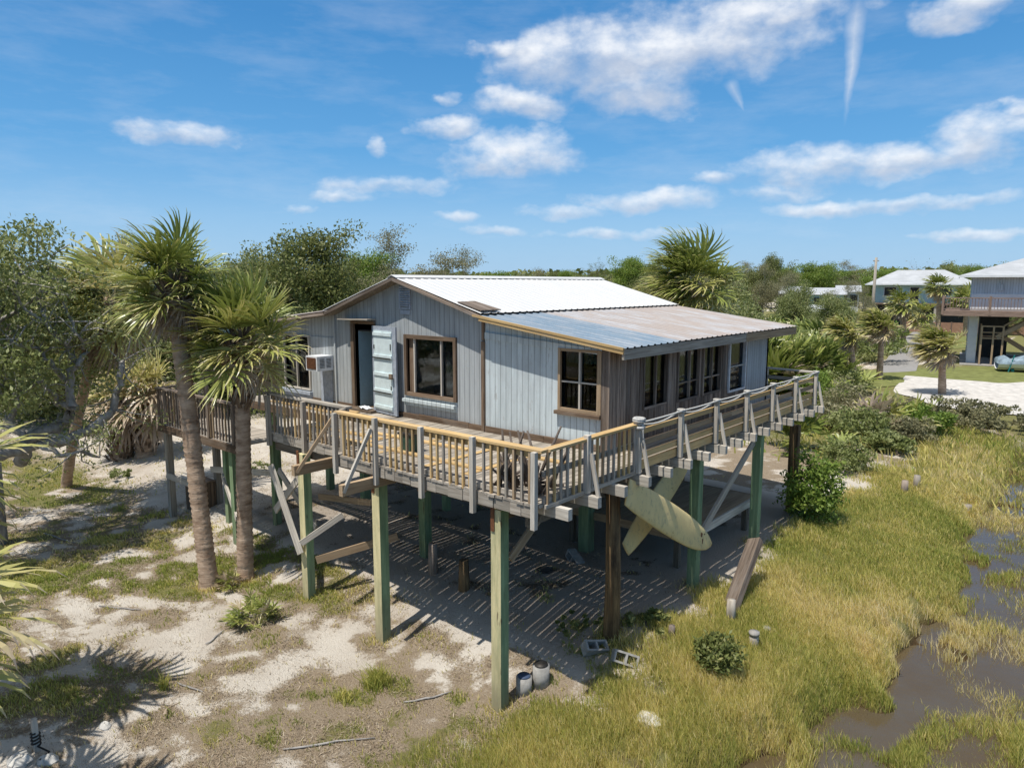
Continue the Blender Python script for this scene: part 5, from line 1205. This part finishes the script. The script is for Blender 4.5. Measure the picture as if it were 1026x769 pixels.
# short grass and weeds on the sand
xs_, ys_ = [], []
for (x0, x1, y0, y1, n) in ((-20, -5, 1, 9, 260000), (-30, -9, 3, 22, 130000), (-12, -5.5, 8, 13, 70000)):
    a, b = scatter(x0, x1, y0, y1, n); xs_.append(a); ys_.append(b)
x = np.concatenate(xs_); y = np.concatenate(ys_); gm_, lm_, _, _ = masks(x, y); cl_ = fbm(x * 2.6, y * 2.6, 3, 81)
keep = (r_.random(len(x)) < np.clip(gm_, 0, 1) * ss(.28, .6, cl_) * .75 + .03 * lm_) & infov(x, y) & (x < -4.9)
x, y, cl_, gm_ = x[keep], y[keep], cl_[keep], gm_[keep]
for (bx_, by_, rr0, nn_) in [(p[0], p[1], .13, 150) for p in posts] + [(bA[0], bA[1], .22, 260), (bB[0], bB[1], .2, 260)] + [(*g(612, 636)[:2], .16, 160), (*g(694, 588)[:2], .14, 120), (*g(755, 545)[:2], .14, 120)]:
    a_ = r_.uniform(0, 6.28, nn_); q_ = rr0 + np.abs(r_.normal(0, .13, nn_)); x = np.append(x, bx_ + np.cos(a_) * q_); y = np.append(y, by_ + np.sin(a_) * q_); cl_ = np.append(cl_, np.full(nn_, .8)); gm_ = np.append(gm_, np.full(nn_, .15))
n = len(x); z = zg(x, y); patch = fbm(x * .7, y * .7, 3, 91)
age = np.clip(.16 + (patch - .5) * 1.2 + r_.normal(0, .2, n), 0, 1); age = np.where(gm_ < .2, np.clip(age + .4, 0, 1), age)
blades('short_grass', np.stack([x, y, z - .01], 1), (.035 + .07 * cl_) * r_.uniform(.5, 1.4, n), .006 * np.clip(np.hypot(x, y) / 11, .8, 2.5) * r_.uniform(.7, 1.3, n), age, np.full(n, .6), 'patchy short green and straw grass on the sand')
# rough cover far off
x, y = scatter(-75, -1, 24, 75, 90000); gm_, _, _, _ = masks(x, y); rd = (y > 36.5) & (x > -.27 * y + 0.8)
keep = (r_.random(len(x)) < gm_ * ss(.3, .6, fbm(x * .3, y * .3, 3, 17))) & infov(x, y) & ~rd; x, y = x[keep], y[keep]; n = len(x)
blades('rough_grass', np.stack([x, y, zg(x, y) - .02], 1), r_.uniform(.15, .5, n), np.full(n, .03), np.clip(.35 + (fbm(x * .15, y * .15, 3, 19) - .5) * 1.4 + r_.normal(0, .15, n), 0, 1), np.full(n, .5), 'rough green and straw ground cover beyond the house')
# dry leaf litter: short straw lying almost flat
x, y = scatter(-22, -4.6, 1, 13, 420000); gm_, lm_, _, _ = masks(x, y); keep = (r_.random(len(x)) < (.10 + .6 * lm_) * ss(.35, .6, fbm(x * 1.8, y * 1.8, 3, 23))) & infov(x, y); x, y = x[keep], y[keep]; n = len(x)
blades('leaf_litter', np.stack([x, y, zg(x, y) + .004], 1), r_.uniform(.010, .04, n), .0045 * r_.uniform(.5, 1.6, n), np.clip(r_.normal(.5, .28, n), 0, 1), np.full(n, 2.2), 'dry brown straw and leaf litter strewn over the sand', 'litter', 'stuff', 'litter')
# separate tufts
def tuft(px, py, n, h, sp, age, label):
    p = g(px, py); P = np.stack([r_.normal(0, sp, n), r_.normal(0, sp, n), np.full(n, -.02)], 1)
    o = blades('grass_tuft', P, h * r_.uniform(.6, 1.2, n), np.full(n, .007), np.clip(age + r_.normal(0, .12, n), 0, 1), np.full(n, .55), label, 'grass tuft', 'thing'); o.location = tuple(p)
tuft(378, 686, 420, .32, .11, .18, 'bright green grass tuft on sand below the middle post')
tuft(345, 700, 160, .16, .09, .3, 'small pale grass tuft left of the bright green one')
tuft(165, 690, 60, .3, .03, .3, 'thin upright grass tuft in shade at lower left')
# dead frond on the ground
lb = LB(); random.seed(4); p = g(165, 722); frond(lb, (0, 0, .12), 2.6, .05, .3, .75, .86, 0, 14, 45, .014, .12)
o = thing('dead_frond', 'dry grey palm frond lying on grass at lower left', 'palm frond', tuple(p)); lv = link('leaflets', npmesh('leaflets', np.array(lb.V), np.array(lb.F), [M['palm']], {'age': np.array(lb.A)}), o)
# litter sticks
for i, (px, py, L, a) in enumerate(((190, 690, .6, .3), (330, 745, 1.3, .9), (215, 640, .5, 2.0), (120, 610, 1.0, .5), (60, 540, 1.4, .2), (430, 700, .8, 1.0))):
    p = g(px, py); o = thing('fallen_stick', 'thin dry stick on the sandy ground, ' + ['just right of dry frond', 'longest, at bottom centre', 'by the tall palm foot', 'left of the palm shade', 'far left on the grass', 'beside the corner post path'][i], 'stick', tuple(p))
    pts = []
    for t in np.linspace(-.5, .5, 6):
        x_, y_ = p[0] + math.cos(a) * L * t + random.uniform(-.02, .02), p[1] + math.sin(a) * L * t + random.uniform(-.02, .02); pts.append((x_, y_, gz(x_, y_) + .025))
    mb = MB(); mb.tube(pts, [.012, .016, .018, .016, .013, .008], 5); mb.build('stem', M['bark'], o)

# ------------------------------------------------------------------ neighbouring houses (local frame: x along the view's right, y away)
def local(px, D, rz): 
    p = at(px, 300, D); return (p[0], p[1], -.1)
M['far_wall'] = siding('far_blue_grey_wall', (.54, .59, .64), .15, .2)
M['far_white'] = simple('white_siding', (.72, .73, .74), .7, 3, .1)
M['far_roof'] = roofmetal('pale_metal_roof', (.58, .60, .62), (.45, .45, .45), .2)
M['mint'] = simple('mint_siding', (.44, .62, .61), .7, 3, .12)
M['teal'] = simple('teal_awning', (.02, .20, .20), .7, 3, .2)
M['red_wood'] = wood('reddish_deck_wood', (.27, .19, .15), (.13, .085, .065), 20, None, .25)
M['brick_tan'] = simple('orange_fence', (.36, .21, .14), .85, 4, .2)
D_ = 66.; o = thing('stilt_house', 'grey neighbour house on white columns with reddish deck and stairs, right edge', 'house', local(976, D_, 0), YAW - .56)
H1 = o
def L_(mb, name, mat, par): 
    ob = mb.build(name, mat, None); ob.parent = par; return ob
mb = MB(); mb.box(-.2, 11, 0, 9, 4.95, 6.75); L_(mb, 'wall', M['far_wall'], o)
mb = MB(); mb.box(-.2, 11, -.06, -.003, 4.1, 5.35); mb.box(-.2, 11, 0, 9, 4.0, 4.94); L_(mb, 'wall', M['far_white'], o)
mb = MB(); e = .9
V = [(-.2 - e, -e, 6.75), (11 + e, -e, 6.75), (11 + e, 9 + e, 6.75), (-.2 - e, 9 + e, 6.75), (4.3, 4.5, 8.5), (6.9, 4.5, 8.5)]
mb.add(V, [(0, 1, 5, 4), (1, 2, 5), (2, 3, 4, 5), (3, 0, 4), (3, 2, 1, 0)]); L_(mb, 'roof', M['far_roof'], o)
mb = MB(); mb.box(-.2 - e - .02, 11 + e, -e - .04, -e - .003, 6.6, 6.76); mb.box(-.2 - e - .04, -.2 - e - .003, -e, 9 + e, 6.6, 6.76); L_(mb, 'fascia', M['far_white'], o)
mb = MB(); mb.box(-2.0, 11, -2.4, -.1, 3.95, 4.08); mb.box(-2.0, 11, -2.45, -2.4, 3.72, 4.1); mb.box(-2.05, -2.0, -2.4, 6, 3.72, 4.1); mb.box(-2.0, -.25, 0, 6, 3.95, 4.08); L_(mb, 'deck', M['red_wood'], o)
rl_ = bpy.data.objects.new('railing', None); COL.objects.link(rl_); rl_.parent = o
mb = MB(); mb.box(-2.05, 11, -2.45, -2.35, 5.02, 5.1); mb.box(-2.05, -1.95, -2.34, 6, 5.02, 5.1); mb.box(-2.05, 11, -2.42, -2.37, 4.2, 4.26); mb.box(-2.05, -1.95, -2.34, 6, 4.2, 4.26); L_(mb, 'rail', M['red_wood'], rl_)
mb = MB()
for i in range(62): mb.box(-1.95 + i * .2, -1.91 + i * .2, -2.42, -2.38, 4.26, 5.02)
for i in range(40): mb.box(-2.02, -1.98, -2.2 + i * .2, -2.16 + i * .2, 4.26, 5.02)
L_(mb, 'balusters', M['red_wood'], rl_)
for x_ in (-2, 1.0, 4.2, 7): mb = MB(); mb.box(x_ - .08, x_ + .08, -2.47, -2.33, 3.8, 5.2); L_(mb, 'rail_post', M['red_wood'], rl_)
for x_, y_ in ((.1, -.3), (4.1, -2.0), (.1, 4), (.1, 8), (8, -2), (8, 4), (4.1, 4)): mb = MB(); mb.box(x_ - .3, x_ + .3, y_ - .3, y_ + .3, -.1, 3.7 if y_ < -1 else 3.95); L_(mb, 'column', M['far_white'], o)
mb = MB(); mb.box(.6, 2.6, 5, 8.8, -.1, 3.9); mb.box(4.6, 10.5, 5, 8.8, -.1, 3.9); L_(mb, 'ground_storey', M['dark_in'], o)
mb = MB(); mb.box(-.6, 11, -2.2, 9, -.06, .06); L_(mb, 'slab', M['concrete'], o)
st = bpy.data.objects.new('stairs', None); COL.objects.link(st); st.parent = o
mb = MB()
for s_ in (-1.5, -.3): mb.beam((1.6, s_, 2.1), (4.2, s_, 3.9), .06, .3); mb.beam((2.2, s_ + 1.6, 2.0), (5.2, s_ + 1.6, 0), .06, .3)
L_(mb, 'stringer', M['tan_wood'], st)
mb = MB()
for i in range(9): mb.box(1.6 + i * .29, 1.9 + i * .29, -1.5, -.3, 2.15 + i * .2, 2.19 + i * .2); mb.box(2.2 + i * .33, 2.5 + i * .33, .1, 1.3, 1.95 - i * .22, 1.99 - i * .22)
mb.box(.6, 2.1, -1.6, 1.6, 2.0, 2.08); L_(mb, 'tread', M['tan_wood'], st)
mb = MB()
for x_, y_ in ((.65, -1.55), (2.0, -1.55), (1.4, -1.55), (.65, 1.5)): mb.box(x_ - .06, x_ + .06, y_ - .06, y_ + .06, -.1, 3.0)
mb.box(.65, 2.0, -1.6, -1.55, 2.9, 3.0); mb.box(.65, 2.0, -1.6, -1.55, 2.45, 2.53); mb.beam((2.0, -1.55, 3.0), (4.1, -1.55, 4.5), .06, .12); mb.beam((2.3, .1, 2.9), (5.3, .1, .9), .06, .12); L_(mb, 'stair_rail', M['tan_wood'], st)
mb = MB(); mb.tube([(6.0, 4, 8.4), (6.0, 4, 9.6)], .04, 6); mb.tube([(6.0, 4, 9.6), (6.0, 4, 9.62), (6.0, 4, 9.85)], [.05, .22, .02], 10); L_(mb, 'roof_vane', M['metal_dark'], o)
mb = MB(); mb.box(1.5, 1.8, -.12, -.004, 5.6, 6.1); mb.tube([(1.65, -.08, 6.1), (1.65, -.08, 6.75)], .03, 6); L_(mb, 'meter_box', M['far_wall'], o)
# boat under a grey-blue cover beside that house
p = at(1030, 372, 61); o = thing('covered_boat', 'small boat under crumpled grey-blue tarp by the neighbour house column', 'boat', (p[0], p[1], -.06), YAW - .45)
mb = MB(); V = []; K = 12; n = 10
for i in range(K):
    t = i / (K - 1); wv_ = .95 * (1 - max(0, t - .55) ** 2 * 4.6) if t > .55 else .95; wv_ = max(.05, wv_); hh = .95 + .2 * t + .16 * math.sin(i * 2.1)
    for j in range(n): a = math.pi * j / (n - 1); V.append((-1.2 + 4.6 * (t - .15), math.cos(a) * wv_ * (1 + .05 * math.sin(j * 3 + i)), .55 + math.sin(a) ** .7 * (hh - .55)))
mb.add(V, [(i * n + j, i * n + j + 1, (i + 1) * n + j + 1, (i + 1) * n + j) for i in range(K - 1) for j in range(n - 1)] + [tuple(range(n - 1, -1, -1)), tuple((K - 1) * n + j for j in range(n))], sm=True); L_(mb, 'tarp', simple('tarp', (.26, .34, .40), .7, 3, .5), o)
mb = MB(); V = []
for i in range(K):
    t = i / (K - 1); wv_ = .93 * (1 - max(0, t - .55) ** 2 * 4.6) if t > .55 else .93; wv_ = max(.04, wv_)
    for j in range(7): a = math.pi * j / 6; V.append((-1.2 + 4.6 * (t - .15), -math.cos(a) * wv_, .58 - math.sin(a) * .45 + max(0, t - .6) * .5))
mb.add(V, [(i * 7 + j, i * 7 + j + 1, (i + 1) * 7 + j + 1, (i + 1) * 7 + j) for i in range(K - 1) for j in range(6)], sm=True); L_(mb, 'hull', M['far_white'], o)
mb = MB()
for x_ in (-1.0, 1.0): mb.box(x_ - .08, x_ + .08, -.7, .7, .0, .2); 
mb.beam((-1.3, -.95, .02), (-1.0, -.85, 1.2), .04, .06); L_(mb, 'stand', M['teal'], o)

# mint house with a pale hipped roof
o = thing('house', 'mint green stilt house with pale hipped metal roof in the distance', 'house', local(921, 118, 0), YAW - .5)
W = 14.0
mb = MB(); mb.box(-W / 2 + .9, W / 2 - .9, 0, 8, 3.4, 6.1); L_(mb, 'wall', M['mint'], o)
V = [(-W / 2, -1.2, 6.1), (W / 2, -1.2, 6.1), (W / 2, 9.2, 6.1), (-W / 2, 9.2, 6.1), (-W / 2 + 4, 4, 8.15), (W / 2 - 4, 4, 8.15)]
mb = MB(); mb.add(V, [(0, 1, 5, 4), (1, 2, 5), (2, 3, 4, 5), (3, 0, 4), (3, 2, 1, 0)]); L_(mb, 'roof', M['far_roof'], o)
mb = MB(); mb.box(-W / 2 - .03, W / 2 + .03, -1.25, -1.2, 5.95, 6.12); L_(mb, 'fascia', M['far_white'], o)
for x0, x1, z0, z1 in ((-1.2, -.1, 3.5, 5.6), (1.6, 3.9, 4.5, 5.6), (-4.5, -3, 4.4, 5.6), (4.6, 5.4, 4.4, 5.6)):
    mb = MB(); mb.box(x0 - .1, x1 + .1, -.05, -.004, z0 - .1, z1 + .1); f = L_(mb, 'window', M['far_white'], o); mb = MB(); mb.box(x0, x1, -.07, -.052, z0, z1); L_(mb, 'pane', M['metal_dark'], f)
mb = MB(); mb.box(-W / 2 + .9, W / 2 - .9, -2.2, -.1, 3.2, 3.38); L_(mb, 'deck', M['red_wood'], o)
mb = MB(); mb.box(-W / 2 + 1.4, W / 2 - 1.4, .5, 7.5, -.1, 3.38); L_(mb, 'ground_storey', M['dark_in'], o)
for x_ in (-5.8, -2, 2, 5.8): mb = MB(); mb.box(x_ - .15, x_ + .15, -2.0, -1.7, -.1, 3.19); L_(mb, 'post', M['grey_wood'], o)
# long orange-brown fence in front of it
o = thing('fence', 'low orange-brown board fence beyond the road by the houses', 'fence', local(965, 104, 0), YAW - .55)
mb = MB(); mb.box(-6, 9, 0, .06, .1, 1.35); L_(mb, 'boards', M['brick_tan'], o)
for i in range(7): mb = MB(); mb.box(-6 + i * 2.5 - .07, -6 + i * 2.5 + .07, -.08, -.003, -.1, 1.45); L_(mb, 'post', M['red_wood'], o)
def cabin(px, D, w_, zb, zt, wall, roof, label, awn=None, rz=0):
    o = thing('cabin', label, 'cabin', local(px, D, 0), YAW - .4 + rz); mb = MB(); mb.box(-w_ / 2, w_ / 2, 0, 6, zb, zt); L_(mb, 'wall', M[wall], o)
    mb = MB(); mb.prism([(-.5, zt), (6.5, zt), (3, zt + .9)], -w_ / 2 - .4, w_ / 2 + .4, 0, 'x'); L_(mb, 'roof', M[roof], o)
    if zb > 0:
        for x_ in (-w_ / 2 + .2, w_ / 2 - .2): mb = MB(); mb.box(x_ - .15, x_ + .15, .1, .4, -.1, zb - .002); L_(mb, 'post', M['grey_wood'], o)
    for x_ in (-w_ * .25, w_ * .25): mb = MB(); mb.box(x_ - .5, x_ + .5, -.05, -.004, (zb + zt) / 2 - .4, zt - .4); L_(mb, 'window', M['metal_dark'], o)
    if awn: mb = MB(); mb.prism([(-1.5, zt - 1.6), (-.06, zt - .7), (-.06, zt - 1.75), (-1.5, zt - 1.75)], awn[0], awn[1], 0, 'x'); L_(mb, 'awning', M['teal'], o)
cabin(794, 96, 2.6, 2.6, 4.9, 'far_white', 'far_roof', 'small cream cabin with teal awning among distant trees', (-.2, 1.4))
cabin(828, 104, 4.2, 2.4, 4.7, 'mint', 'far_roof', 'low mint cabin with pale roof right of the teal-awning one')
cabin(850, 112, 2.6, 2.0, 5.0, 'far_white', 'far_roof', 'narrow white cabin half hidden by grey trees left of utility pole')
cabin(822, 84, 5.0, .6, 2.9, 'mint', 'far_roof', 'low shed with wide pale roof in the green thicket')
# utility pole
p = at(873, 330, 92); o = thing('utility_pole', 'tall grey wooden utility pole above the roadside palms', 'utility pole', (p[0], p[1], -.1))
mb = MB(); mb.tube([(p[0], p[1], -.4), (p[0], p[1], 4.5), (p[0], p[1], at(873, 258, 92)[2])], [.2, .17, .13], 10); mb.build('pole', M['grey_wood'], o)
mb = MB(); mb.beam((p[0] - .25, p[1] - .2, 8.6), (p[0] + .25, p[1] + .2, 8.6), .1, .12); mb.build('crossarm', M['grey_wood'], o)
# flat trailer on the road
p = at(910, 331, 98); o = thing('trailer', 'flat brown utility trailer parked at the roadside beyond palms', 'trailer', (p[0], p[1], -.06), YAW - .5)
mb = MB(); mb.box(-2.6, 1.8, -1, 1, .7, .85); mb.box(-2.6, 1.8, -1.03, -1.003, .85, 1.1); mb.beam((1.8, 0, .75), (3.0, 0, .6), .12, .12); L_(mb, 'bed', M['tan_wood'], o)
for x_ in (-1.1, -.2):
    for y_ in (-1.06, .84): mb = MB(); mb.tube([(x_, y_, .34), (x_, y_ + .22, .34)], .34, 14); L_(mb, 'wheel', M['metal_dark'], o)
